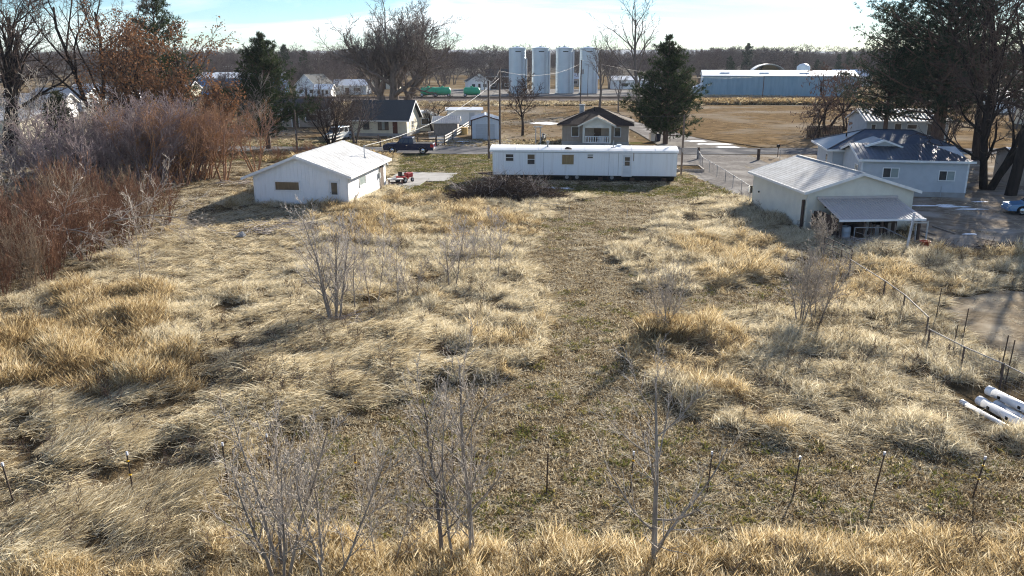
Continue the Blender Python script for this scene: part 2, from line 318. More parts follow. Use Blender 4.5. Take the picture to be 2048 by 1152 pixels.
Z_LITTER = [(380, 430), (520, 415), (640, 420), (640, 470), (560, 560), (400, 600), (300, 560), (200, 620), (60, 680), (60, 640), (300, 500)]
XY_DRIVE = [(16.0, 91.6), (15.9, 86), (16.6, 76), (17.9, 63.5), (18.3, 58), (24, 58), (26, 66), (27, 91.6)]
XY_YARD = [(22.8, 44.6), (24.5, 43.4), (32, 42.6), (75, 42), (75, 91.6), (27, 91.6), (26, 66), (26, 51)]
SHED_A, SHED_ANG = Vector((-19.05, 59.0, 0)), R(-6.6)
RS_A, RS_ANG = Vector((18.47, 49.5, 0)), R(4.5)
HOME_A, HOME_ANG = Vector((-1.70, 71.75, 0)), R(-4.5)
BP = G(1010, 398)
def inrect(X, Y, A, ang, x0, x1, y0, y1):
    c, s = math.cos(ang), math.sin(ang); dx, dy = X-A[0], Y-A[1]
    a = dx*c+dy*s; b = -dx*s+dy*c
    return (a > x0) & (a < x1) & (b > y0) & (b < y1)
def zones(X, Y):
    j1 = vnoise(X*1.1, Y*1.1, 401)+.5*vnoise(X*3.1, Y*3.1, 402)-.75; j2 = vnoise(X*1.1, Y*1.1, 403)+.5*vnoise(X*3.1, Y*3.1, 404)-.75
    u, v = uv_of(X+1.1*j1, Y+(.7+Y*.02)*j2, np.zeros_like(X)+.05)
    z = dict(mown=inpoly(u, v, Z_MOWN) | inpoly(u, v, Z_MOWN2), lodged=inpoly(u, v, Z_LODGED), gold=inpoly(u, v, Z_GOLD), band=inpoly(u, v, Z_BAND) | ((Y < 14.9) & (X > -7)),
             corral=inpoly(u, v, Z_CORRAL), lawn=inpoly(u, v, Z_LAWN) | ((Y > 76) & (X > -9) & (X < 16)), litter=inpoly(u, v, Z_LITTER),
             bare=inpoly(X, Y, XY_DRIVE) | inpoly(X, Y, XY_YARD))
    z['build'] = inrect(X, Y, SHED_A, SHED_ANG, -.05, 7.15, 0, 10.4) | inrect(X, Y, RS_A, RS_ANG, 0, 6.75, 0, 9.2) | inrect(X, Y, RS_A, RS_ANG, .3, 6.2, -3.4, 0) | inrect(X, Y, HOME_A, HOME_ANG, 0, 16.2, 0.2, 3.2) | inrect(X, Y, SHED_A, SHED_ANG, 6.2, 10.4, 10.4, 18.7) | inrect(X, Y, SHED_A, SHED_ANG, 10, 11.9, 13.2, 18.7) | (((X-BP.x)/5.0)**2+((Y-BP.y)/2.6)**2 < 1) | ((X > 14) & (Y < 24.8) & (Y > 21))
    z['shade_home'] = inrect(X, Y, HOME_A, HOME_ANG, -1, 16.5, -2.5, .3)
    z['thicket'] = X < -21.8+.9*np.sin(Y*.7)
    return z
def field_z(X, Y):
    z = zones(X, Y)
    amp = np.full(X.shape, .36)
    amp[z['mown']] = .07; amp[z['litter']] = .12; amp[z['lawn']] = .05; amp[z['lodged']] = .58; amp[z['gold']] = .6
    amp[z['bare'] | z['corral'] | z['build'] | z['shade_home']] = 0.0
    amp *= np.clip((90-Y)/5, 0, 1)
    n = fbm(X*.75+3, Y*.75, 11, 3)
    return .02+amp*np.clip(n*1.7-.35, 0, 1.2)
def smooth_grid(a, k=2):
    for _ in range(k):
        p = np.pad(a, 1, mode='edge'); a = (p[:-2, 1:-1]+p[2:, 1:-1]+p[1:-1, :-2]+p[1:-1, 2:]+p[1:-1, 1:-1])/5
    return a
FX = np.arange(-46, 50.01, .3); FY = np.arange(8, 91.71, .3)
GX, GY = np.meshgrid(FX, FY); FZ = smooth_grid(field_z(GX, GY), 3); FZ[0, :] = FZ[-1, :] = 0; FZ[:, 0] = FZ[:, -1] = 0
def land_z(X, Y):
    i = np.clip(np.round((np.asarray(Y)-8)/.3).astype(int), 0, FZ.shape[0]-1); j = np.clip(np.round((np.asarray(X)+46)/.3).astype(int), 0, FZ.shape[1]-1)
    r = FZ[i, j]; return np.where((np.asarray(Y) < 91.5) & (np.asarray(Y) > 8), r, 0)
def lz(x, y): return float(land_z(np.array([x]), np.array([y]))[0])
ny_, nx_ = FZ.shape
ii = np.arange(ny_*nx_).reshape(ny_, nx_)
q = np.stack([ii[:-1, :-1], ii[:-1, 1:], ii[1:, 1:], ii[1:, :-1]], -1).reshape(-1, 4)
fo = obj('field', np_mesh('field', np.stack([GX, GY, FZ], -1).reshape(-1, 3), quads=q, smooth=True), 'soil', kind='structure')
def sheet(name, pts, z, m, th=0.0, kind='structure'):
    mb = MB(); mb.quad(*[(p[0], p[1], z) for p in pts]); return mb.build(name, m, kind=kind)
sheet('ground', [(-9000, -60), (9000, -60), (9000, 9000), (-9000, 9000)], -.06, 'land')
sheet('far_fields', [(-9000, 560), (9000, 560), (9000, 9000), (-9000, 9000)], -.04, 'far_field')
hp = MB()
hx = np.linspace(-6000, 6000, 90); hh = 30+60*fbm(hx*.0009, hx*0, 5, 4)+14*fbm(hx*.006, hx*0, 9, 3)
for i in range(89):
    hp.quad((hx[i], 4500, -5), (hx[i+1], 4500, -5), (hx[i+1], 5200, hh[i+1]*.55), (hx[i], 5200, hh[i]*.55))
    hp.quad((hx[i], 5200, hh[i]*.55), (hx[i+1], 5200, hh[i+1]*.55), (hx[i+1], 6400, hh[i+1]), (hx[i], 6400, hh[i]))
hp.build('hills', 'hill', kind='structure', smooth=True)
sheet('driveway', XY_DRIVE, .045, 'gravel'); sheet('dirt_yard', XY_YARD, .05, 'yard')
sheet('corral_ground', [G(*p) for p in Z_CORRAL], .055, 'corral')
sheet('lawn', [G(*p) for p in [(795, 306), (975, 306), (985, 345), (1000, 372), (900, 382), (800, 385), (780, 375)]], .03, 'lawn_soil')
sheet('verge', [(-70, 84), (15.9, 84), (15.9, 91.7), (-70, 92.6)], .035, 'lawn_soil')
sheet('verge_far', [(-70, 102.5), (17, 99.2), (17, 106), (-70, 112)], .012, 'lawn_soil')
# road with its broken edge
n = 60; mb = MB()
ex = np.linspace(-90, 110, n); yl = 91.9+.0*ex+np.where(ex < 0, -ex*.055, 0)+.35*(fbm(ex*.5, ex*0, 3)-.5); yh = 98.7+np.where(ex < 0, -ex*.06, -ex*.01)+.35*(fbm(ex*.5, ex*0, 8)-.5)
for i in range(n-1): mb.quad((ex[i], yl[i], .06), (ex[i+1], yl[i+1], .06), (ex[i+1], yh[i+1], .06), (ex[i], yh[i], .06))
mb.build('road', 'asphalt', kind='structure')
sheet('side_drive', [(18.5, 98.9), (29, 99), (25.5, 112), (22.5, 132), (20.5, 150), (18, 150), (18.5, 120)], .03, 'gravel')
sheet('garage_drive', [(-9.5, 99.4), (.5, 99.2), (-.2, 110), (-6.4, 110), (-9.5, 118), (-12, 135), (-14, 135), (-11.5, 112)], .03, 'gravel')
sheet('dry_lot', [(31.2, 99), (90, 98), (100, 190), (24, 196), (20.6, 150), (25.6, 113)], .02, 'lot')
sheet('back_lot', [(-22, 112), (17, 106.5), (15.5, 165), (30, 200), (-90, 206), (-90, 125)], .008, 'lot')
sheet('silo_yard', [(-25, 238), (50, 236), (50, 300), (-25, 300)], .02, 'gravel')
# railway bed with rails and sleepers
mb = MB(); mb.prism([(206, -.1), (212, .55), (222, .6), (228, .55), (233, -.1)], -320, 360, 'x'); mb.build('railway_bed', 'ballast', kind='structure')
for y in (213.6, 215.05, 219.6, 221.05):
    tag(MB().box(-320, 360, y-.04, y+.04, .62, .80).build('rail', 'wood_dark'), None, None, kind='structure')
# concrete pad beside the white shed, two slabs
def ploc(A, ang, x, y): return (A[0]+x*math.cos(ang)-y*math.sin(ang), A[1]+x*math.sin(ang)+y*math.cos(ang))
pad = MB()
for (x0, x1, y0, y1) in [(7.5, 9.6, 8.0, 10.3), (6.2, 9.9, 10.5, 14.5), (6.2, 10.4, 14.53, 18.6), (10.0, 11.8, 13.2, 18.6)]:
    pad.slab([(*ploc(SHED_A, SHED_ANG, x, y), .10+.004*rnd.random()) for x, y in ((x0, y0), (x1, y0), (x1, y1), (x0, y1))], .15)
pad.build('concrete_pad', 'concrete', kind='structure')
# old snow left in the shade
def snow(px, py, wx, wy, k, z=.06):
    c = G(px, py); n = 22; r = random.Random(k)
    ring = [(math.cos(2*math.pi*i/n)*wx*(.55+.6*r.random()), math.sin(2*math.pi*i/n)*wy*(.55+.6*r.random())) for i in range(n)]
    vs = [(0, 0, .05)]+[(a*.6, b*.6, .04) for a, b in ring]+[(a, b, -.01) for a, b in ring]
    fs = [(0, 1+i, 1+(i+1) % n) for i in range(n)]+[(1+i, 1+n+i, 1+n+(i+1) % n, 1+(i+1) % n) for i in range(n)]
    o = MB().add(vs, fs).build('snow_patch', 'snow', smooth=True); o.location = (c.x, c.y, z); tag(o, kind='structure')
for a in [(1390, 283, 1.6, 1.2, 1), (1425, 289, 2.6, .9, 2), (1455, 295, 1.6, .8, 3), (925, 284, 1.5, .7, 4), (1115, 378, 1.6, .28, 5), (1090, 247, 2.5, 3, 6), (1850, 413, 1.2, .22, 7), (1905, 415, 1.4, .3, 8), (1940, 420, 1.3, .2, 9), (1095, 376, .9, .2, 10), (1890, 412, .8, .25, 11), (1960, 405, .7, .2, 12), (1940, 470, .5, .15, 13)]: snow(*a)

# ------------------------------------------------------------------ building helpers (local frame: x along the front, y into the depth)
def FRONT(y0=0): return lambda s, o, z: (s, y0-o, z)
def RIGHT(x0): return lambda s, o, z: (x0+o, s, z)
def LEFT(x0=0): return lambda s, o, z: (x0-o, s, z)
def window(root, xf, s0, s1, z0, z1, pane='glass', frame='white_trim', nv=1, nh=0, fw=.07, name='window', out=.05, sill=True):
    mb = MB(xf)
    mb.box(s0-fw, s1+fw, 0, out, z1, z1+fw); mb.box(s0-fw, s1+fw, 0, out+(.03 if sill else 0), z0-fw, z0)
    mb.box(s0-fw, s0, 0, out-.003, z0, z1); mb.box(s1, s1+fw, 0, out-.003, z0, z1)
    ws = (s1-s0)/(nv+1); hs = (z1-z0)/(nh+1); b = .022
    for k in range(nv): mb.box(s0+ws*(k+1)-b, s0+ws*(k+1)+b, .004, out-.006, z0, z1)
    for k in range(nh): mb.box(s0, s1, .004, out-.009, z0+hs*(k+1)-b, z0+hs*(k+1)+b)
    f = mb.build(name, frame, root)
    panes = pane if isinstance(pane, (list, tuple)) else [pane]*((nv+1)*(nh+1)); k = 0
    for j in range(nh+1):
        for i in range(nv+1):
            MB(xf).box(s0+ws*i+(b if i else 0), s0+ws*(i+1)-(b if i < nv else 0), .002, .016, z0+hs*j+(b if j else 0), z0+hs*(j+1)-(b if j < nh else 0)).build('pane', panes[k], f); k += 1
    return f
def door(root, xf, s0, s1, z0, z1, m='white_trim', frame='white_trim', glass=None, handle=True, gm='glass', step=False):
    d = MB(xf).box(s0, s1, .004, .04, z0, z1).build('door', m, root)
    fr = MB(xf); fr.box(s0-.09, s0-.002, 0, .06, z0, z1+.09); fr.box(s1+.002, s1+.09, 0, .06, z0, z1+.09); fr.box(s0-.002, s1+.002, 0, .058, z1+.003, z1+.09); fr.build('frame', frame, d)
    if glass:
        for (a, b, c, e) in glass: MB(xf).box(a, b, .041, .05, c, e).build('pane', gm, d)
    if handle: MB(xf).box(s0+.06, s0+.11, .04, .1, z0+.95, z0+1.03).build('handle', 'meter', d)
    return d
def boards(root, xf, s0, s1, z0, top, pitch, m, gap=.02, out=.014, name='siding'):
    """vertical boards over the wall, tops follow top(s)"""
    mb = MB(xf); n = max(1, int(round((s1-s0)/pitch))); p = (s1-s0)/n
    for i in range(n):
        a = s0+i*p+gap/2; b = s0+(i+1)*p-gap/2
        mb.add([(a, 0.0, z0), (b, 0, z0), (b, 0, top(b)), (a, 0, top(a)), (a+.004, out, z0), (b-.004, out, z0), (b-.004, out, top(b)), (a+.004, out, top(a))], [(4, 5, 6, 7), (0, 4, 7, 3), (5, 1, 2, 6), (0, 1, 5, 4)])
    return mb.build(name, m, root, kind='stuff')
def laps(root, xf, s0, s1, z0, top, pitch, m, out=.022, name='siding', peak=None):
    """lapped horizontal boards, clipped under top(s)"""
    mb = MB(xf); z = z0; zt = max(top(s0+(s1-s0)*k/40) for k in range(41))
    ss = np.linspace(s0, s1, 161)
    tv = np.array([top(x) for x in ss])
    while z < zt-.02:
        ok = ss[tv > z+pitch*.45]
        if len(ok) < 2: break
        a, b = ok[0], ok[-1]; ze = z+pitch
        ok2 = ss[tv >= min(ze, zt-.001)]; a2, b2 = (ok2[0], ok2[-1]) if len(ok2) > 1 else (a, b)
        ze = min(ze, zt)
        mb.add([(a, out, z), (b, out, z), (b2, .005, ze), (a2, .005, ze), (a, 0, z), (b, 0, z)], [(0, 1, 2, 3), (4, 5, 1, 0)])
        z += pitch
    return mb.build(name, m, root, kind='stuff')
def gable_roof(root, W, Ld, ze, zp, xp, ol, orr, of, ob, th, m, trim, name='roof', ribs=0, ribm=None):
    """ridge along y; eave heights at the walls; returns the roof object"""
    sl = (zp-ze)/xp; sr = (zp-ze)/(W-xp); mb = MB(); t = .03
    yl, yr = -of, Ld+ob
    L_ = [(-ol, yl, ze-sl*ol), (xp, yl, zp), (xp, yr, zp), (-ol, yr, ze-sl*ol)]; R_ = [(xp, yl, zp), (W+orr, yl, ze-sr*orr), (W+orr, yr, ze-sr*orr), (xp, yr, zp)]
    up = lambda P: [(x, y, z+th) for x, y, z in P]
    mb.slab(up(L_), th); mb.slab(up(R_), th); ro = mb.build(name, m, root)
    tr = MB()
    for y in (yl-.03, yr):
        tr.prism([(-ol, ze-sl*ol-.10), (xp, zp-.10), (W+orr, ze-sr*orr-.10), (W+orr, ze-sr*orr+th+.012), (xp, zp+th+.012), (-ol, ze-sl*ol+th+.012)], y, y+.03)
    tr.box(-ol-.03, -ol, yl, yr, ze-sl*ol-.08, ze-sl*ol+th+.004); tr.box(W+orr, W+orr+.03, yl, yr, ze-sr*orr-.08, ze-sr*orr+th+.004)
    tr.build('fascia', trim, ro)
    MB().box(xp-.12, xp+.12, yl+.01, yr-.01, zp+th-.03, zp+th+.02).build('ridge_cap', m, ro)
    if ribs:
        rb = MB(); y = yl+ribs
        while y < yr-.05:
            for P in (L_, R_):
                a, b = Vector(P[0]), Vector(P[1]); rb.plank((a.x, y, a.z+th+.012), (b.x, y, b.z+th+.012), .03, .035)
            y += ribs
        rb.build('rib', ribm or m, ro, kind='stuff')
    return ro
def gtop(ze, zp, xp, W): return lambda s: ze+(zp-ze)*(s/xp if s <= xp else (W-s)/(W-xp))

# ------------------------------------------------------------------ white shed on the left
def white_shed():
    W, D, ze, zp, xp = 7.08, 10.4, 2.36, 3.68, 3.36
    t = thing('white_shed', 'white board-sided shed with pale shingle gable roof beside the concrete pad', 'shed', (SHED_A.x, SHED_A.y, 0), SHED_ANG)
    B = ploc(SHED_A, SHED_ANG, W, 0); fw = lambda px, py: on_wall(px, py, SHED_A, B)
    wall = MB().prism([(0, 0), (W, 0), (W, ze), (xp, zp), (0, ze)], 0, D).build('wall', 'white_wall', t)
    top = gtop(ze-.02, zp-.02, xp, W)
    boards(t, FRONT(), 0.0, W, .16, top, .28, 'white_wall'); boards(t, RIGHT(W), 0.0, D, .12, lambda s: ze-.02, .28, 'white_wall'); boards(t, LEFT(0), 0, D, .12, lambda s: ze-.02, .28, 'white_wall')
    MB().box(-.02, W+.02, -.03, D+.02, -.1, .13).build('foundation', 'concrete', t)
    for x in (0, W): MB().box(x-.06, x+.06, -.035, .06, .13, ze-.03).build('corner_board', 'white_trim', t)
    gable_roof(t, W, D, ze, zp, xp, .85, .42, .35, .55, .09, 'shingle_white', 'white_trim')
    window(t, FRONT(-.014), 1.62, 3.42, 1.22, 1.80, 'glass_brown', nv=0, fw=.1)
    s0, z1 = 5.72, 1.96
    door(t, FRONT(-.014), s0, s0+.72, .1, z1, 'door_white', glass=[(s0+.16, s0+.60, .95, 1.82)])
    window(t, RIGHT(W+.014), 2.9, 4.4, 1.15, 1.95, 'glass_blind', nv=0, fw=.08)
    door(t, RIGHT(W+.014), 8.55, 9.45, .1, 2.05, m='brown_door', frame='wood_weathered')
    mt = MB(RIGHT(W+.014)).box(8.0, 8.3, 0, .16, 1.0, 1.45).build('meter_box', 'meter', t); MB(RIGHT(W+.014)).bar((8.15, .05, 1.45), (8.15, .05, 2.3), .03).build('conduit', 'meter', mt)
    MB(RIGHT(W+.014)).bar((10.1, .12, 1.9), (10.1, .3, 1.95), .09, .12, 8).build('wall_lamp', 'meter', t)
    x, y = 6.15, 7.6; z = ze+(zp-ze)*(W-x)/(W-xp)
    ms = MB().bar((x, y, z), (x, y, z+1.05), .04, .04, 8); ms.bar((x, y, z+1.05), (x+.16, y, z+.98), .045, .03, 8); ms.build('service_mast', 'meter', t)
    MB().box(x-.2, x+.2, y-.2, y+.2, z+.02, z+.10).build('flashing', 'galv_dull', t)
    # peeling low boards by the right front corner
    MB(RIGHT(W+.03)).plank((.7, .06, .05), (2.2, .10, .75), .16, .02, (1, 0, 0)).build('loose_board', 'wood_weathered', t)
    return Vector((*ploc(SHED_A, SHED_ANG, x, y), z+1.0))
MAST = white_shed()

# ------------------------------------------------------------------ mobile home
def mobile_home():
    Lh, D, z0, ze = 16.2, 3.15, .55, 2.74
    t = thing('mobile_home', 'long white metal mobile home with flat pale roof in the middle of the lot', 'mobile home', (HOME_A.x, HOME_A.y, 0), HOME_ANG)
    B = ploc(HOME_A, HOME_ANG, Lh, 0); wl = lambda px, py: on_wall(px, py, HOME_A, B)
    MB().box(0, Lh, 0, D, z0, ze).build('wall', 'white_metal', t)
    boards(t, FRONT(), .02, Lh-.02, z0+.03, lambda s: ze-.2, .21, 'white_metal', gap=.035, out=.018)
    boards(t, LEFT(0), .02, D-.02, z0+.03, lambda s: ze-.2, .21, 'white_metal', gap=.035, out=.018); boards(t, RIGHT(Lh), .02, D-.02, z0+.03, lambda s: ze-.2, .21, 'white_metal', gap=.035, out=.018)
    rf = MB(); n = 9
    prof = [(-.12, ze-.02)]+[(-.12+(D+.24)*k/n, ze+.02+.26*math.sin(math.pi*(k/n))**.8) for k in range(n+1)]+[(D+.12, ze-.02)]
    rf.prism(prof, -.28, Lh+.12, 'x'); ro = rf.build('roof', 'white_roof', t)
    for k in range(1, 8): MB().prism([(y, z+.003) for y, z in prof[1:-1]]+[(y, z+.018) for y, z in reversed(prof[1:-1])], k*2.05-.03, k*2.05+.03, 'x').build('seam', 'white_roof', ro)
    MB(FRONT()).box(-.28, Lh+.12, .122, .15, ze-.14, ze+.03).build('gutter', 'white_metal', ro)
    MB(FRONT()).box(0, Lh, .02, .035, ze-.2, ze-.14).build('trim_strip', 'galv_dull', t)
    for x in (0.0, Lh): MB().box(x-.03, x+.03, -.03, .03, z0, ze-.02).build('corner_trim', 'white_trim', t)
    for px in (1087.5, 1218, 1236.5):
        s, _ = wl(px, 325); MB(FRONT(-.018)).box(s-.012, s+.012, 0, .006, z0+.05, ze-.22).build('panel_joint', 'rail_grey', t)
    # windows measured from the photo
    def win(a, b, c, d, pane, nv=0, nh=1, fw=.06):
        s0, z1 = wl(a, c); s1, zz0 = wl(b, d); return window(t, FRONT(-.018), s0+fw, s1-fw, zz0+fw, z1-fw, pane, 'white_trim', nv, nh, fw)
    win(1010.5, 1028, 307, 323, ['glass', 'glass']); win(1054, 1070.5, 307.5, 329.5, ['glass', 'glass_brown'])
    win(1123, 1148.5, 308, 330, 'plywood', 0, 0); win(1174, 1187, 307.5, 317.5, ['glass', 'glass_blind'], 0, 1)
    s0, zt = wl(1246.5, 309.5); s1, zb = wl(1261, 353); zb = z0+.02
    door(t, FRONT(-.018), s0, s1, z0-.05, zt-.05, 'door_white', glass=[(s0+.16, s1-.12, zt-.95, zt-.58), (s0+.16, s1-.12, zt-.53, zt-.2)])
    s, z = wl(1267.5, 305); MB(FRONT(-.018)).box(s-.03, s+.05, 0, .006, z-.75, z+.12).build('rust_streak', 'wood_weathered', t)
    for px, z1 in ((1094.7, 3.42), (1227.7, 3.5)):
        s, _ = wl(px, 290); p = MB().bar((s, .9, ze), (s, .9, z1), .075 if px < 1200 else .04, None, 8)
        p.bar((s, .9, z1-.08), (s, .9, z1+.06), .15 if px < 1200 else .045, None, 8); p.box(s-.2, s+.2, .7, 1.1, ze+.1, ze+.24); p.build('vent_pipe', 'galv_dull', t)
    s, _ = wl(1240, 290); MB().box(s-.2, s+.2, 1.3, 1.7, ze+.2, ze+.42).build('roof_vent', 'white_metal', t)
    s, _ = wl(1136, 297); MB().add([(s-.3, .02, ze+.09), (s+.35, .02, ze+.09), (s+.3, .3, ze+.2), (s-.1, .35, ze+.3), (s-.25, .3, ze+.2)], [(0, 1, 2, 3, 4)]).build('roof_tear', 'wood_dark', t)
    # undercarriage: dark beams, blocks, axle wheels, hitch
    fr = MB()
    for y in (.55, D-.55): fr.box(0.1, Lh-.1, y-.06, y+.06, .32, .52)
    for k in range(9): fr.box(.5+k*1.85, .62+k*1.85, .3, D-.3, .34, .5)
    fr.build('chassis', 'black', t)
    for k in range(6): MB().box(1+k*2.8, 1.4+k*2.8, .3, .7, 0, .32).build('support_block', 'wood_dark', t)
    MB().box(.05, Lh-.05, D-.12, D-.05, 0, .54).build('rear_skirting', 'black', t); MB().box(.05, Lh-.05, .9, .96, 0, .54).build('front_shade_sheet', 'black', t)  # front sheet is added; its black stands in for the shade under the home
    for s in (6.6, 7.5, 10.6):
        wmb = MB(); wmb.bar((s, .28, .36), (s, .5, .36), .36, None, 14); wo = wmb.build('wheel', 'rubber', t); MB().bar((s, .26, .36), (s, .3, .36), .17, None, 10).build('hub', 'galv_dull', wo)
    h = MB(); h.plank((0, .7, .42), (-1.25, D/2, .42), .12, .08); h.plank((0, D-.7, .42), (-1.25, D/2, .42), .12, .08); h.box(-1.5, -1.2, D/2-.1, D/2+.1, .36, .5); h.bar((-1.15, D/2, 0), (-1.15, D/2, .95), .035); h.build('hitch', 'wood_dark', t)
mobile_home()

# ------------------------------------------------------------------ cream shed with lean-to on the right
def cream_shed():
    W, D, ze, zp, xp = 6.75, 9.15, 2.62, 3.66, 3.3
    t = thing('cream_shed', 'cream lap-sided shed with grey gable roof and a lean-to on its front', 'shed', (RS_A.x, RS_A.y, 0), RS_ANG)
    MB().prism([(0, 0), (W, 0), (W, ze), (xp, zp), (0, ze)], 0, D).build('wall', 'cream_siding', t)
    laps(t, FRONT(), 0, W, .05, gtop(ze-.02, zp-.02, xp, W), .17, 'cream_siding'); laps(t, LEFT(0), 0, D, .05, lambda s: ze-.03, .17, 'cream_siding'); laps(t, RIGHT(W), 0, D, .05, lambda s: ze-.03, .17, 'cream_siding')
    for x in (0, W): MB().box(x-.07, x+.07, -.035, .06, 0, ze-.05).build('corner_board', 'cream_siding', t)
    MB().box(-.035, .06, D-.06, D+.02, 0, ze-.05).build('corner_board', 'cream_siding', t)
    gable_roof(t, W, D, ze, zp, xp, .36, .42, .3, .3, .07, 'shingle_grey', 'white_trim')
    MB(LEFT(0)).bar((7.9, .02, 1.3), (7.9, .09, 1.3), .07, .07, 8).build('tap', 'black', t)
    # lean-to: sloping ribbed metal roof on posts
    x0, x1, zb, zf, out = .6, 5.7, 2.14, 1.42, 3.2
    a = MB(); a.slab([(x0, -.03, zb), (x1, -.03, zb), (x1+.1, -out, zf), (x0-.05, -out, zf)], .04); aw = a.build('lean_to_roof', 'awning', t)
    rb = MB(); k = 0
    while x0+.1+k*.2 < x1: x = x0+.1+k*.2; rb.plank((x, -.04, zb+.014), (x, -out, zf+.014), .03, .05); k += 1
    rb.build('rib', 'awning', aw, kind='stuff')
    MB().box(x0-.05, x1+.05, -.16, -.02, zb-.02, zb+.12).build('flashing', 'awning', aw)
    g = MB(); g.box(x0-.08, x1+.14, -out-.1, -out+.004, zf-.13, zf-.015); g.build('gutter', 'white_metal', aw)
    for x in (x0+.15, 2.2, 4.1, x1-.1): MB().box(x-.07, x+.07, -out+.1, -out+.24, 0, zf-.06).build('post', 'wood_dark', t)
    for y in (-1.1, -2.2): MB().box(x0, x1, y-.05, y+.05, zf+(zb-zf)*(1+y/out)-.17, zf+(zb-zf)*(1+y/out)-.06).build('purlin', 'wood_dark', t)
    MB().box(x0+.02, x0+.06, -out+.3, -.1, .1, 1.4).build('side_panel', 'wood_dark', t)
    MB().box(2.2, 2.25, -2.8, -.1, 0, 1.2).build('stall_wall', 'wood_dark', t); MB().box(4.1, 4.15, -2.8, -.1, 0, 1.2).build('stall_wall', 'wood_dark', t)
    for k in range(7):
        MB().box(2.35+k*.24, 2.53+k*.24, -2.85, -2.82, .05, .85+.3*rnd.random()).build('slat', 'wood_weathered' if k % 3 == 0 else 'wood_dark', t)
    MB().box(.1, x0, -.8, -.76, .1, 1.5).build('side_fence', 'wood_dark', t)
cream_shed()
def rsw(x, y, z=0): a = ploc(RS_A, RS_ANG, x, y); return (a[0], a[1], z)

# ------------------------------------------------------------------ grey-blue house on the right, with a front wing and a hip-roofed main part
def hip_roof(root, x0, x1, y0, y1, ze, zr, rx0, rx1, ry, th, m, trim, oh=.5, name='roof'):
    a, b, c, d = (x0-oh, y0-oh, ze), (x1+oh, y0-oh, ze), (x1+oh, y1+oh, ze), (x0-oh, y1+oh, ze); e, f = (rx0, ry, zr), (rx1, ry, zr)
    mb = MB(); lo = [(p[0], p[1], p[2]-th) for p in (a, b, c, d)]
    mb.add([a, b, c, d, e, f]+lo, [(0, 1, 5, 4), (2, 3, 4, 5), (1, 2, 5), (3, 0, 4), (9, 8, 7, 6), (0, 6, 7, 1), (1, 7, 8, 2), (2, 8, 9, 3), (3, 9, 6, 0)])
    ro = mb.build(name, m, root)
    fa = MB(); z = ze-th-.06
    for p, q_ in ((a, b), (b, c), (c, d), (d, a)): fa.plank((p[0], p[1], ze-.06), (q_[0], q_[1], ze-.06), .16, .04)
    fa.build('fascia', trim, ro)
    hc = MB()
    for p, q_ in ((a, e), (d, e), (b, f), (c, f), (e, f)):
        if (Vector(p)-Vector(q_)).length > .1: hc.bar((p[0], p[1], p[2]+.01), (q_[0], q_[1], q_[2]+.01), .06, None, 5)
    hc.build('ridge_cap', m, ro)
    return ro
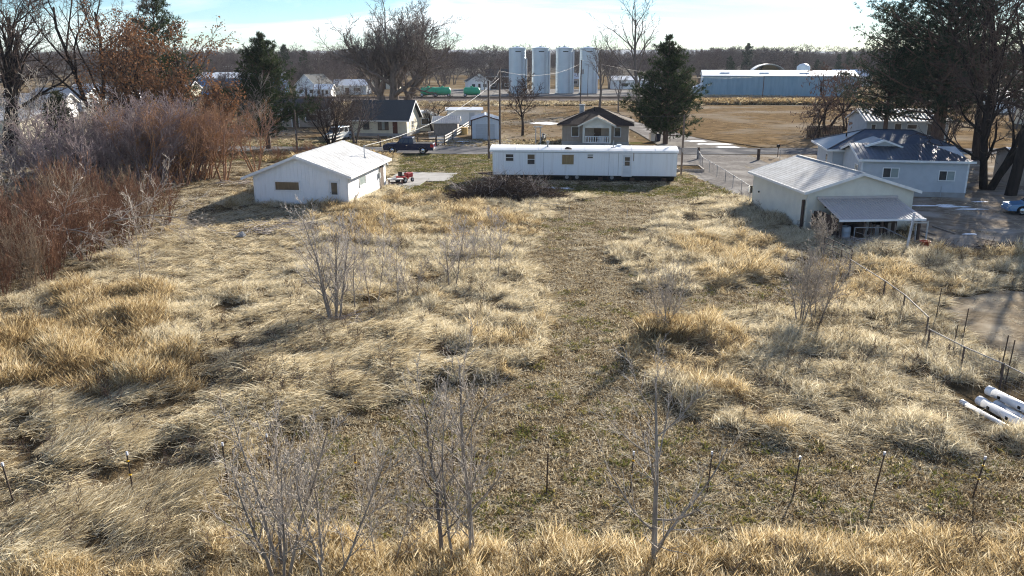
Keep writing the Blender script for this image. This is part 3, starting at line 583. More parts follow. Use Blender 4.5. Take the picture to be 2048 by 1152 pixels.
def grey_house():
    A = Vector((27.75, 63.6, 0)); ang = math.atan2(62.15-63.6, 35.35-27.75); W = 7.75
    t = thing('grey_house', 'grey-blue lap-sided house with dark metal roof behind the cream shed', 'house', A, ang)
    B = ploc(A, ang, W, 0); wl = lambda px, py: on_wall(px, py, A, B)
    D, ze, zr = 7.2, 2.92, 3.72
    MB().prism([(0, 0), (D, 0), (D, ze), (3.6, zr-.06), (0, ze)], 0, W, 'x').build('wall', 'grey_siding', t)
    laps(t, FRONT(), 0, W, .45, lambda s: ze-.03, .21, 'grey_siding'); laps(t, LEFT(0), 0, D, .45, gtop(ze-.04, zr-.08, 3.6, D), .21, 'grey_siding'); laps(t, RIGHT(W), 0, D, .45, lambda s: ze-.03, .21, 'grey_siding')
    for x in (0, W): MB().box(x-.06, x+.06, -.035, .06, .42, ze-.03).build('corner_board', 'white_trim', t)
    MB().box(-.03, W+.03, -.05, D, -.05, .44).build('foundation', 'concrete', t)
    # wing roof: gable on the left end, hip on the right
    oh = .38; sl = (zr-ze)/3.6
    p = [(-oh, -oh, ze-sl*oh), (W+oh, -oh, ze-sl*oh), (W+oh, D+oh, ze-sl*oh), (-oh, D+oh, ze-sl*oh), (-oh, 3.6, zr), (W-1.9, 3.6, zr)]
    up = [(x, y, z+.09) for x, y, z in p]
    ro = MB().add(up+p, [(0, 1, 5, 4), (1, 2, 5), (2, 3, 4, 5), (0, 6, 7, 1), (1, 7, 8, 2), (2, 8, 9, 3), (3, 9, 10, 4), (4, 10, 6, 0), (6, 10, 11, 7), (7, 11, 8), (8, 11, 10, 9)]).build('wing_roof', 'roof_slate', t)
    rb = MB(); x = 0
    while x < W+oh:
        k = 1 if x < W-1.9 else max(0.05, 1-(x-(W-1.9))/(1.9+oh)); rb.plank((x, -oh, ze-sl*oh+.1), (x, -oh+(3.6+oh)*k, ze-sl*oh+.1+sl*(3.6+oh)*k), .03, .04); x += .3
    rb.build('rib', 'roof_slate', ro, kind='stuff')
    f = MB(); f.plank((-oh-.02, -oh, ze-sl*oh), (-oh-.02, 3.6, zr), .2, .04); f.plank((-oh-.02, 3.6, zr), (-oh-.02, D+oh, ze-sl*oh), .2, .04); f.plank((-oh, -oh-.02, ze-sl*oh), (W+oh, -oh-.02, ze-sl*oh), .16, .04); f.plank((W+oh+.02, -oh, ze-sl*oh), (W+oh+.02, D+oh, ze-sl*oh), .16, .04); f.build('fascia', 'white_trim', ro)
    # small vent gable on the ridge
    s0, _ = wl(1745, 290); s1, _ = wl(1812, 290); sm = (s0+s1)/2+.3; g = MB(); g.prism([(sm-1.2, zr-.12), (sm+1.2, zr-.12), (sm, zr+.32)], 2.9, 6.5); g.build('vent_gable', 'grey_siding', t)
    g = MB(); g.plank((sm-1.45, 2.75, zr-.12), (sm, 2.75, zr+.40), .14, .3); g.plank((sm, 2.75, zr+.40), (sm+1.45, 2.75, zr-.12), .14, .3); g.build('vent_gable_trim', 'white_trim', t)
    g = MB(); g.slab([(sm-1.5, 2.9, zr-.12), (sm, 2.9, zr+.42), (sm, 6.6, zr+.42), (sm-1.5, 6.6, zr-.12)], .06); g.slab([(sm, 2.9, zr+.42), (sm+1.5, 2.9, zr-.12), (sm+1.5, 6.6, zr-.12), (sm, 6.6, zr+.42)], .06); g.build('vent_gable_roof', 'roof_slate', t)
    for a, b, c, d in ((1766, 1796.5, 335, 356), (1878, 1908.5, 341, 362)):
        q0, zt = wl(a, c); q1, zb = wl(b, d); window(t, FRONT(-.022), q0+.06, q1-.06, zb+.05, zt-.05, ['glass', 'glass_blind'], nv=1, fw=.07)
    window(t, LEFT(-.022), 1.2, 2.3, 1.35, 2.25, ['glass', 'glass_blind'], nv=1, fw=.08)
    s, _ = wl(1879, 395); MB(FRONT()).bar((s, .1, .0), (s, .1, .95), .025).build('drain_pipe', 'meter', t)
    # main part behind, turned square to the wing
    x0, x1, y0, y1 = -.9, 9.5, D+.02, 14.6
    MB().box(x0, x1, y0, y1, -.05, 2.72).build('main_wall', 'grey_siding', t); laps(t, FRONT(y0), x0, 0, .2, lambda s: 2.6, .21, 'grey_siding'); laps(t, LEFT(x0), y0, y1, .2, lambda s: 2.6, .21, 'grey_siding')
    hip_roof(t, x0, x1, y0, y1, 2.9, 4.35, x0+3.2, x1-3.2, (y0+y1)/2, .12, 'roof_slate', 'white_trim', .6, 'main_roof')
    window(t, LEFT(x0-.022), y0+2, y0+2.9, 1.1, 2.2, 'glass', nv=0, nh=1)
    MB().bar((x0+1.6, y0+3.2, 3.5), (x0+1.6, y0+3.2, 4.1), .06).build('vent_pipe', 'black', t)
grey_house()

# ------------------------------------------------------------------ brown hip-roofed house with a porch across the road
def brown_house():
    A = G(1124, 290); B = G(1256.5, 292); ang = math.atan2(B.y-A.y, B.x-A.x); W = (B-A).length; D = 8.2; ze = 2.62
    t = thing('brown_house', 'tan bungalow with brown shingle hip roof and white railed porch across the road', 'house', A, ang)
    wl = lambda px, py: on_wall(px, py, A, B)
    MB().box(0, W, 0, D, 0, ze-.05).build('wall', 'tan_wall', t); boards(t, FRONT(), 0, W, .5, lambda s: ze-.12, .35, 'tan_wall', gap=.03, out=.02); boards(t, LEFT(0), 0, D, .5, lambda s: ze-.12, .35, 'tan_wall', gap=.03, out=.02)
    MB().box(-.05, W+.05, -.06, D, -.05, .48).build('foundation', 'concrete', t)
    hip_roof(t, 0, W, 0, D, ze, 4.45, W/2-.35, W/2+.35, D/2, .12, 'shingle_brown', 'wood_dark', .62)
    for a, b, c, d in ((1144, 1157, 254, 272), (1229.5, 1240.5, 256, 273)):
        q0, zt = wl(a, c); q1, zb = wl(b, d); window(t, FRONT(-.02), q0, q1, zb, min(zt, ze-.2), 'glass', nh=0, nv=0, fw=.08)
    # porch
    s0, _ = wl(1169, 270); s1, _ = wl(1221, 270); pd = 1.9
    MB().box(s0-.1, s1+.1, -pd, 0, 0, .5).build('porch_floor', 'concrete', t)
    for s in (s0, s1): MB().box(s-.13, s+.13, -pd, -pd+.26, .5, ze-.15).build('column', 'cream_siding', t)
    MB().box(s0-.13, s1+.13, -pd+.02, -pd+.24, ze-.3, ze-.05).build('beam', 'cream_siding', t)
    sm = (s0+s1)/2; hw = (s1-s0)/2+.72; zp = ze+1.05; sl = (zp-ze)/hw
    MB().prism([(s0-.13, ze-.06), (s1+.13, ze-.06), (s1+.13, ze-.06+sl*(hw-(s1-s0)/2-.13)), (sm, zp-.02), (s0-.13, ze-.06+sl*(hw-(s1-s0)/2-.13))], -pd+.03, -pd+.2).build('porch_gable', 'cream_siding', t)
    pr = MB(); pr.slab([(sm-hw, -pd-.4, ze-.05), (sm, -pd-.4, zp), (sm, 2.4, zp), (sm-hw, .3, ze-.05)], .08); pr.slab([(sm, -pd-.4, zp), (sm+hw, -pd-.4, ze-.05), (sm+hw, .3, ze-.05), (sm, 2.4, zp)], .08); pro = pr.build('porch_roof', 'shingle_brown', t)
    f = MB(); f.plank((sm-hw, -pd-.42, ze-.09), (sm, -pd-.42, zp-.04), .18, .04); f.plank((sm, -pd-.42, zp-.04), (sm+hw, -pd-.42, ze-.09), .18, .04); f.build('fascia', 'cream_siding', pro)
    MB().box(s0+.13, s1-.13, -pd+.06, -pd+.2, 1.22, 1.32).build('rail', 'white_trim', t); MB().box(s0+.13, s1-.13, -pd+.06, -pd+.2, .5, .6).build('rail', 'white_trim', t)
    n = 10; bal = MB().lathe([(.05, 0), (.075, .12), (.04, .3), (.075, .5), (.05, .62)], n=8).mesh('baluster', smooth=True)
    for k in range(n):
        o = obj('baluster', bal, 'white_trim', t); o.location = (s0+.13+(s1-s0-.26)*(k+.5)/n, -pd+.13, .6)
    door(t, FRONT(-.02), sm-.45, sm+.45, .5, 2.45, 'brown_door', 'tan_wall')
    MB().box(.2+sm, .9+sm, -1.0, -.5, .5, 1.25).build('porch_box', 'white_trim', t)
    ch = MB(); x, y = 2.2, 3.6; ch.box(x-.3, x+.3, y-.3, y+.3, 3.0, 4.75); ch.box(x-.38, x+.38, y-.38, y+.38, 4.75, 4.88); ch.build('chimney', 'galv_dull', t)
    MB().bar((sm-.6, D/2-.9, 4.0), (sm-.6, D/2-.9, 4.6), .09).build('vent_pipe', 'black', t)
brown_house()

# ------------------------------------------------------------------ pale metal garage across the road
def metal_garage():
    A = G(943.5, 279.5); ang = R(2); W, D, ze, zp = 3.75, 6.2, 2.6, 3.18
    t = thing('metal_garage', 'small pale blue metal garage with dark edge trim and roll-up door', 'garage', A, ang)
    MB().prism([(0, 0), (W, 0), (W, ze), (W/2, zp), (0, ze)], 0, D).build('wall', 'steel_wall', t)
    boards(t, FRONT(), .06, W-.06, .02, gtop(ze-.05, zp-.05, W/2, W), .23, 'steel_wall', gap=.03, out=.015); boards(t, RIGHT(W), 0.06, D-.06, .02, lambda s: ze-.05, .23, 'steel_wall', gap=.03, out=.015)
    gable_roof(t, W, D, ze, zp, W/2, .1, .1, .12, .1, .05, 'roof_pale', 'dark_trim', ribs=.45)
    for x in (0, W): MB().box(x-.07, x+.07, -.04, .05, 0, ze-.05).build('corner_trim', 'dark_trim', t)
    d = MB(); s0, s1, zt = .55, 3.1, 2.08
    for k in range(9): d.box(s0, s1, -.035 if k % 2 else -.05, -.016, .02+k*zt/9, .02+(k+1)*zt/9-.012)
    dd = d.build('roller_door', 'door_grey', t)
    f = MB(FRONT(-.016)); f.box(s0-.1, s0-.003, 0, .06, 0, zt+.12); f.box(s1+.003, s1+.1, 0, .06, 0, zt+.12); f.box(s0-.003, s1+.003, 0, .058, zt+.025, zt+.12); f.build('frame', 'steel_wall', dd)
metal_garage()

# ------------------------------------------------------------------ cream house with dark roof
def cream_house():
    A = G(700, 271.5); B = G(814, 273); ang = math.atan2(B.y-A.y, B.x-A.x); W = (B-A).length; D, ze, zp = 7.0, 2.45, 4.75
    t = thing('cream_house', 'cream house with dark shingle roof and dark red front door near the pickup', 'house', A, ang)
    wl = lambda px, py: on_wall(px, py, A, B)
    MB().prism([(0, 0), (D, 0), (D, ze), (D/2, zp), (0, ze)], 0, W, 'x').build('wall', 'cream_wall', t)
    laps(t, FRONT(), 0, W, .4, lambda s: ze-.03, .2, 'cream_wall'); laps(t, RIGHT(W), 0, D, .4, gtop(ze-.03, zp-.05, D/2, D), .2, 'cream_wall')
    MB().box(-.05, W+.05, -.06, D, -.05, .4).build('foundation', 'concrete', t)
    oh = .5; sl = (zp-ze)/(D/2); mb = MB()
    mb.slab([(-oh, -oh, ze-sl*oh+.1), (W+oh, -oh, ze-sl*oh+.1), (W+oh, D/2, zp+.1), (-oh, D/2, zp+.1)], .1); mb.slab([(-oh, D/2, zp+.1), (W+oh, D/2, zp+.1), (W+oh, D+oh, ze-sl*oh+.1), (-oh, D+oh, ze-sl*oh+.1)], .1); ro = mb.build('roof', 'shingle_dark', t)
    f = MB(); f.plank((W+oh+.02, -oh, ze-sl*oh), (W+oh+.02, D/2, zp), .2, .04); f.plank((W+oh+.02, D/2, zp), (W+oh+.02, D+oh, ze-sl*oh), .2, .04); f.plank((-oh, -oh-.02, ze-sl*oh+.02), (W+oh, -oh-.02, ze-sl*oh+.02), .16, .04); f.build('fascia', 'white_trim', ro)
    q0, zt = wl(755, 241); q1, zb = wl(778, 260); window(t, FRONT(-.022), q0+.1, q1-.1, zb+.05, zt-.15, ['glass', 'glass_blind', 'glass'], 'wood_dark', nv=2, fw=.08)
    q0, zt = wl(727, 242); q1, zb = wl(738, 258); window(t, FRONT(-.022), q0, q1, zb, zt-.15, 'glass', 'wood_dark', nv=0, fw=.08)
    q0, zt = wl(785, 241); q1, zb = wl(796, 271); door(t, FRONT(-.022), q0, q1, .4, 2.3, 'red_door', 'cream_wall'); MB().box(q0-.5, q1+.5, -1.3, -.06, 0, .36).build('step', 'concrete', t)
    window(t, RIGHT(W+.022), 2.8, 3.6, 1.0, 1.9, 'glass', nv=0, nh=1)
cream_house()

# ------------------------------------------------------------------ simple background buildings, each with walls, roof, openings
def shed_like(name, label, cat, A, ang, W, D, ze, zp, wall, roof, trim='white_trim', along='x', openings=(), ribs=0, group=None, board=0, oh=.3):
    """along='x': ridge runs along the front; 'y': gable faces the front"""
    t = thing(name, label, cat, A, ang, group)
    if along == 'y':
        MB().prism([(0, 0), (W, 0), (W, ze), (W/2, zp), (0, ze)], 0, D).build('wall', wall, t); gable_roof(t, W, D, ze, zp, W/2, oh, oh, oh, oh, .08, roof, trim, ribs=ribs)
        tf = gtop(ze-.04, zp-.04, W/2, W)
    else:
        MB().prism([(0, 0), (D, 0), (D, ze), (D/2, zp), (0, ze)], 0, W, 'x').build('wall', wall, t)
        sl = (zp-ze)/(D/2); mb = MB()
        a, b = (-oh, ze-sl*oh+.08), (D+oh, ze-sl*oh+.08)
        mb.slab([(-oh, a[0], a[1]), (W+oh, a[0], a[1]), (W+oh, D/2, zp+.08), (-oh, D/2, zp+.08)], .08); mb.slab([(-oh, D/2, zp+.08), (W+oh, D/2, zp+.08), (W+oh, b[0], b[1]), (-oh, b[0], b[1])], .08); ro = mb.build('roof', roof, t)
        f = MB()
        for x in (-oh-.02, W+oh+.02): f.plank((x, -oh, a[1]-.08), (x, D/2, zp), .2, .04); f.plank((x, D/2, zp), (x, D+oh, b[1]-.08), .2, .04)
        f.plank((-oh, -oh-.02, a[1]-.06), (W+oh, -oh-.02, a[1]-.06), .16, .04); f.build('fascia', trim, ro)
        if ribs:
            rb = MB(); x = 0
            while x < W: rb.plank((x, -oh, a[1]+.01), (x, D/2, zp+.09), .04, .05); x += ribs
            rb.build('rib', roof, ro, kind='stuff')
        tf = lambda s: ze-.04
    if board: boards(t, FRONT(), 0, W, .02, tf, board, wall, gap=.05, out=.03)
    for o in openings:
        if o[0] == 'w': window(t, FRONT(-.03), *o[1:5], pane=o[5] if len(o) > 5 else 'glass', nv=o[6] if len(o) > 6 else 0, fw=.09)
        else: door(t, FRONT(-.03), *o[1:5], m=o[5], frame=trim, handle=False)
    return t
# striped-roof shed and white buildings left of the garage
A = G(868, 270); shed_like('plank_shed', 'low shed with striped metal roof behind the white rail fence', 'shed', A, R(1), 3.4, 4.6, 1.75, 2.45, 'wood_weathered', 'galv_dull', 'white_wood', 'x', ribs=.3, board=.25)
A = G(895, 250); shed_like('white_store', 'white flat-roofed store building behind the striped-roof shed', 'shed', A, R(3), 5.6, 4.0, 2.4, 2.7, 'white_wall', 'roof_pale', 'white_trim', 'x', [('d', 3.6, 4.5, 0, 2, 'door_grey')])
A = G(832, 262); shed_like('cream_outbuilding', 'small cream outbuilding right of the cream house', 'shed', A, R(2), 3.0, 4.0, 2.2, 2.9, 'cream_wall', 'shingle_dark', 'white_trim', 'y', [('w', .9, 1.9, 1, 1.8)])
# houses at the right, behind the grey-blue house
A = G(1730, 283); t = shed_like('far_grey_house', 'grey house with white framed windows half hidden by pine trunks', 'house', A, R(-3), 10.5, 7, 2.7, 4.0, 'grey_siding', 'galv_dull', 'white_trim', 'x', [('w', .6, 1.1, 1.0, 2.2), ('w', 3.6, 4.4, 1.1, 2.3), ('w', 5.2, 6.4, 1.7, 2.2), ('w', 7.8, 8.8, .9, 2.3)], ribs=.5)
A = G(2030, 372); shed_like('pink_shed', 'faded pink board shed at the right edge behind the big trunk', 'shed', A, R(-8), 7.0, 4.5, 2.5, 3.0, 'tan_wall', 'roof_pale', 'wood_dark', 'x', board=.3)
# long metal warehouse, its lean-to end, canopy building and tank
A = G(1404, 193.5); B = G(1712, 196); W = (B-A).length
t = shed_like('metal_warehouse', 'long blue-grey corrugated metal warehouse with pale roof beyond the railway', 'warehouse', A, math.atan2(B.y-A.y, B.x-A.x), W, 16, 5.9, 7.3, 'steel_blue', 'roof_pale', 'white_trim', 'x', board=.9)
boards(t, LEFT(0), 0, 16, .05, gtop(5.8, 7.2, 8, 16), .9, 'steel_wall', gap=.06, out=.03)
MB().prism([(0, 0), (-3.0, 0), (-3.0, 1.9), (0, 3.2)], 2.5, 15.5).build('end_lean_to', 'steel_wall', t); MB().add([(.0, 2.4, 3.35), (-3.2, 2.4, 1.95), (-3.2, 15.6, 1.95), (0, 15.6, 3.35)], [(0, 1, 2, 3)]).build('end_lean_to_roof', 'roof_pale', t)
for k in range(4): MB().box(5+k*11, 7.5+k*11, 3.0, 5.0, 6.45+.05, 6.75+.05).build('roof_vent', 'white_metal', t)
def arch_canopy():
    A = Vector((93, 300, 0)); t = thing('arched_canopy', 'white fabric arched canopy shelter rising behind the metal warehouse', 'shelter', A, R(-14))
    n = 16; r = 6.9; h = 3.4
    prof = [(r*math.cos(math.pi*k/n), h+r*.78*math.sin(math.pi*k/n)) for k in range(n+1)]
    o = MB(); out = prof+[(x*.985, h+(z-h)*.98) for x, z in reversed(prof)]; o.prism(out, 0, 24); o.build('canopy', 'canvas', t)
    for k in range(7): MB().prism([(x*.975, h+(z-h)*.965) for x, z in prof]+[(x*.95, h+(z-h)*.93) for x, z in reversed(prof)], 1+k*3.6, 1.25+k*3.6).build('rib', 'galv_dull', t)
    for x in (-r, r): MB().box(x-.4, x+.4, 0, 24, 0, h).build('base_wall', 'concrete', t)
    MB().prism([(x*.94, h+(z-h)*.92) for x, z in prof]+[(-r*.94, 0), (r*.94, 0)], 23.6, 23.8).build('end_panel', 'canvas_in', t)
arch_canopy()
A = G(1592, 180); tk = thing('white_tank', 'white upright tank behind the warehouse roof', 'tank', (A.x*.92, 262, 0)); MB().lathe([(0, 0), (2.0, 0), (2.0, 8.2), (1.2, 8.9), (0, 9.2)], n=20).build('shell', 'paint_white', tk, smooth=True); MB().lathe([(2.02, 4), (2.08, 4.05), (2.08, 4.15), (2.02, 4.2)], n=20).build('hoop', 'galv_dull', tk)

# ------------------------------------------------------------------ four silos
for k, (px, side) in enumerate(((1034, 'leftmost'), (1077.5, 'second from the left'), (1122.5, 'third from the left'), (1167.5, 'rightmost'))):
    c = G(px, 188.5); c.y = 257; c.x = (px-1024)/FPX*262.5
    t = thing('silo', f'tall pale metal grain silo, {side} of the four', 'silo', (c.x, c.y, .02), R(12*k), 'row of four silos'); r = 2.62
    H = 13.6
    prof = [(r, .35)]
    nb = 15
    for j in range(nb):
        z0 = .35+j*(H-.35)/nb; z1 = .35+(j+1)*(H-.35)/nb; prof += [(r, z0+.06), (r, z1-.06), (r+.035, z1-.04), (r+.035, z1)]
    MB().lathe(prof, n=36).build('shell', 'silo', t, smooth=False)
    MB().lathe([(r+.12, H-.02), (r+.12, H+.1), (.45, H+.5), (.45, H+.62), (.3, H+.7), (0, H+.72)], n=36).build('cone_roof', 'galv', t)
    MB().lathe([(r+.25, 0), (r+.25, .36), (0, .36)], n=30).build('base', 'concrete', t)
    a = R(-14-12*k); cx, cy = math.cos(a), math.sin(a); ch = MB(); ch.bar((cx*(r+.25), cy*(r+.25), .2), (cx*(r+.25), cy*(r+.25), H-.6 if k != 0 else H-3), .28, None, 8); ch.build('chute', 'paint_white', t)
    ld = MB(); a = R(-60-12*k); ux, uy = math.cos(a), math.sin(a); tx, ty = -uy, ux
    for s in (-.2, .2): ld.bar((ux*(r+.2)+tx*s, uy*(r+.2)+ty*s, .3), (ux*(r+.2)+tx*s, uy*(r+.2)+ty*s, H), .03)
    for j in range(26): ld.bar((ux*(r+.2)-tx*.2, uy*(r+.2)-ty*.2, .5+j*.5), (ux*(r+.2)+tx*.2, uy*(r+.2)+ty*.2, .5+j*.5), .02, None, 4)
    ld.build('ladder', 'galv_dull', t)
    pl = MB(); a = R(-100-12*k)
    for j in range(6): b = a+R(j*6); pl.box(math.cos(b)*(r+.03)-.14, math.cos(b)*(r+.03)+.14, math.sin(b)*(r+.06)-.03, math.sin(b)*(r+.06)+.03, H-1.05, H-.8)
    pl.build('lettering', 'black', t, kind='stuff')
# ------------------------------------------------------------------ branching trees
def rot_about(v, axis, a):
    c, s = math.cos(a), math.sin(a); return v*c+axis.cross(v)*s+axis*(axis.dot(v)*(1-c))
def grow(rng, p, d, ln, r, lvl, P, out):
    nseg = P['seg'][lvl]; pts = [p.copy()]; rad = [r]; q_ = p.copy(); dd = d.copy(); tip = P['tip'][lvl]
    for k in range(nseg):
        dd = (dd+Vector((rng.gauss(0, 1), rng.gauss(0, 1), rng.gauss(0, .8)))*P['wob'][lvl]+Vector((0, 0, P['up'][lvl]))).normalized()
        q_ = q_+dd*(ln/nseg); pts.append(q_.copy()); rad.append(max(P['rmin'], r*(1-(1-tip)*(k+1)/nseg)))
    out[lvl].append((pts, rad))
    if lvl+1 >= len(P['n']): return
    nc = P['n'][lvl+1]; nc = max(1, int(round(nc*rng.uniform(.75, 1.25)))); ph = rng.uniform(0, 6.28)
    for k in range(nc):
        t = P['t0'][lvl]+(1-P['t0'][lvl])*((k+rng.random())/nc); f = t*nseg; i = min(nseg-1, int(f)); u = f-i
        b = pts[i].lerp(pts[i+1], u); ax = (pts[i+1]-pts[i]).normalized(); ph += 2.4+rng.uniform(-.5, .5)
        perp = rot_about(ax.orthogonal().normalized(), ax, ph)
        a = P['ang'][lvl]*rng.uniform(.7, 1.3)*(1-.35*t); cd = (ax*math.cos(a)+perp*math.sin(a)).normalized()
        rb = rad[i]+(rad[i+1]-rad[i])*u; cl = ln*P['len'][lvl]*rng.uniform(.65, 1.2)*(1.1-P['taper'][lvl]*t)
        grow(rng, b, cd, cl, max(P['rmin'], rb*P['rr'][lvl]), lvl+1, P, out)
def tubes(branches, sides):
    groups = {}
    for pts, rad in branches: groups.setdefault(len(pts), []).append((pts, rad))
    V = []; Q = []; base = 0
    for n, bs in groups.items():
        Pn = np.array([[tuple(p) for p in b[0]] for b in bs]); Rn = np.array([b[1] for b in bs])
        T = np.empty_like(Pn); T[:, 1:-1] = Pn[:, 2:]-Pn[:, :-2]; T[:, 0] = Pn[:, 1]-Pn[:, 0]; T[:, -1] = Pn[:, -1]-Pn[:, -2]
        T /= np.linalg.norm(T, axis=-1, keepdims=True)+1e-9
        ref = np.where(np.abs(T[:, :1, 2:3]) > .8, np.array([1., 0, 0]), np.array([0, 0, 1.])); ref = np.broadcast_to(ref, T.shape)
        U = np.cross(ref, T); U /= np.linalg.norm(U, axis=-1, keepdims=True)+1e-9; W_ = np.cross(T, U)
        a = 2*np.pi*np.arange(sides)/sides
        ring = Pn[:, :, None]+Rn[:, :, None, None]*(np.cos(a)[None, None, :, None]*U[:, :, None]+np.sin(a)[None, None, :, None]*W_[:, :, None])
        m = len(bs); V.append(ring.reshape(-1, 3)); idx = base+np.arange(m*n*sides).reshape(m, n, sides); nxt = np.roll(idx, -1, axis=2)
        Q.append(np.stack([idx[:, :-1], nxt[:, :-1], nxt[:, 1:], idx[:, 1:]], -1).reshape(-1, 4)); base += m*n*sides
    return np.concatenate(V), np.concatenate(Q)
def tube_mesh(name, sets):
    V = []; Q = []; b = 0
    for br, sd in sets:
        if not br: continue
        v, q_ = tubes(br, sd); V.append(v); Q.append(q_+b); b += len(v)
    return np_mesh(name, np.concatenate(V), quads=np.concatenate(Q), smooth=True)
BARE = dict(n=(1, 7, 6, 5, 4), seg=(7, 6, 4, 3, 2), wob=(.10, .13, .15, .18, .2), up=(.05, .06, .05, .03, .02), tip=(.35, .25, .25, .4, .6), t0=(.28, .25, .2, .15), ang=(.85, .8, .75, .7), len=(.62, .5, .45, .5), taper=(.35, .4, .4, .4), rr=(.62, .6, .6, .7), rmin=.012)
def bare_meshes(seed, h, r, P=None, stems=1, spread=.25, split=2, **kw):
    P = dict(BARE if P is None else P); P.update(kw); rng = random.Random(seed); out = [[] for _ in P['n']]
    for k in range(stems):
        a = 2*math.pi*k/max(1, stems)+rng.uniform(-.5, .5); s = 0 if stems == 1 else spread*rng.uniform(.5, 1.3)
        d = Vector((math.cos(a)*math.sin(s), math.sin(a)*math.sin(s), math.cos(s)))
        grow(rng, Vector((math.cos(a)*.12*(stems > 1)*(1+r*3), math.sin(a)*.12*(stems > 1)*(1+r*3), -.05)), d, h*rng.uniform(.8, 1.05) if stems > 1 else h, r*rng.uniform(.7, 1) if stems > 1 else r, 0, P, out)
    sides = (9, 6, 4, 3, 3)
    tr = tube_mesh('trunk', [(out[i], sides[i]) for i in range(split)]); cr = tube_mesh('crown', [(out[i], sides[i]) for i in range(split, len(out))])
    return tr, cr, out
def leaf_quads(pts, rng, n, spread, size, flat=.5, droop=0):
    """small two-triangle leaves scattered about the given points"""
    g = np.random.default_rng(rng); P_ = np.repeat(np.asarray(pts), n, axis=0)+g.normal(0, spread, (len(pts)*n, 3))
    m = len(P_); a = g.normal(size=(m, 3)); a[:, 2] -= droop; a /= np.linalg.norm(a, axis=1, keepdims=True); b = np.cross(a, g.normal(size=(m, 3))); b /= np.linalg.norm(b, axis=1, keepdims=True)
    s = size*g.uniform(.6, 1.4, (m, 1)); v = np.stack([P_, P_+a*s*.5+b*s*flat*.5, P_+a*s, P_+a*s*.5-b*s*flat*.5], 1).reshape(-1, 3)
    return v, np.arange(m*4).reshape(-1, 4)
def place_tree(name, label, cat, tr, cr, bark, twig, loc, rz=0, s=1.0, group=None, extra=None, tilt=(0, 0), sz=None):
    t = thing(name, label, cat, loc, rz, group); t.scale = (s, s, s if sz is None else sz); t.rotation_euler = (tilt[0], tilt[1], rz)
    obj('trunk', tr, bark, t); obj('crown', cr, twig, t)
    if extra: obj(extra[0], extra[1], extra[2], t)
    return t
# conifers: whorled limbs hung with needle tufts
def conifer_meshes(seed, h, rad, r0=.22, base=.1, whorls=26, per=6, droop=.0, tuft=.42, dens=1.0, shape=1.0, irregular=.25, lean=0, ntri=9, nw=.034, stub=True):
    rng = random.Random(seed); g = np.random.default_rng(seed); br = []; limbs = []; cent = []; dirs = []
    tp = [Vector((lean*(k/8)**2*h+rng.gauss(0, .04), rng.gauss(0, .04), h*k/8-.05)) for k in range(9)]; br.append((tp, [max(.03, r0*(1-k/8.3)) for k in range(9)]))
    for w_ in range(whorls):
        f = base+(1-base)*(w_+rng.random()*.6)/whorls; z = f*h; c = tp[min(7, int(f*8))].lerp(tp[min(7, int(f*8))+1], f*8-int(f*8)) if f < 1 else tp[8]
        prof = (1-f)**(.75*shape)*(.35+.65*min(1, (f-base)/.18+.25)); Lr = rad*prof*1.12+.25
        ph = rng.uniform(0, 6.28)
        for k in range(max(3, int(per*(1-.35*f)))):
            a = ph+2*math.pi*k/per+rng.uniform(-.35, .35); L_ = Lr*rng.uniform(1-irregular*1.4, 1+irregular*.6); el = rng.uniform(.0, .35)+.5*f-droop
            d = Vector((math.cos(a)*math.cos(el), math.sin(a)*math.cos(el), math.sin(el))); pts = [c.copy()]; q_ = c.copy()
            for s in range(4): d = (d+Vector((rng.gauss(0, .1), rng.gauss(0, .1), .07+rng.gauss(0, .06)))).normalized(); q_ = q_+d*L_/4; pts.append(q_.copy())
            limbs.append((pts, [max(.012, .02+.016*L_*(1-s/4.5)) for s in range(5)]))
            nt = max(2, int(L_*4.6*dens))
            for s in range(nt):
                u = .3+.72*(s+rng.random())/nt; i = min(3, int(u*4)); p = pts[i].lerp(pts[i+1], min(1.05, u*4-i)); wd = .10+.30*L_*(.35+.65*(1-u))*.55
                for _ in range(2):
                    o = Vector((rng.gauss(0, wd), rng.gauss(0, wd), rng.gauss(.03, wd*.45))); cent.append(p+o); dirs.append((d*.6+o*.6+Vector((0, 0, .25))).normalized())
    for _ in range(10): cent.append(tp[8]+Vector((rng.gauss(0, .12), rng.gauss(0, .12), rng.uniform(-.5, .2)))); dirs.append(Vector((0, 0, 1)))
    C_ = np.array([tuple(c) for c in cent]); Dd = np.array([tuple(c) for c in dirs]); m = len(C_)
    C_ = np.repeat(C_, ntri, 0); Dd = np.repeat(Dd, ntri, 0); a = Dd*.75+g.normal(0, .75, (m*ntri, 3)); a /= np.linalg.norm(a, axis=1, keepdims=True)
    b = np.cross(a, g.normal(size=a.shape)); b /= np.linalg.norm(b, axis=1, keepdims=True); s = tuft*g.uniform(.55, 1.25, (m*ntri, 1)); C_ = C_+g.normal(0, tuft*.14, C_.shape)
    v = np.stack([C_-b*nw, C_+b*nw, C_+a*s], 1).reshape(-1, 3)
    return tube_mesh('trunk', [(br, 9), (limbs, 4)]), np_mesh('crown', v, tris=np.arange(len(v)).reshape(-1, 3))

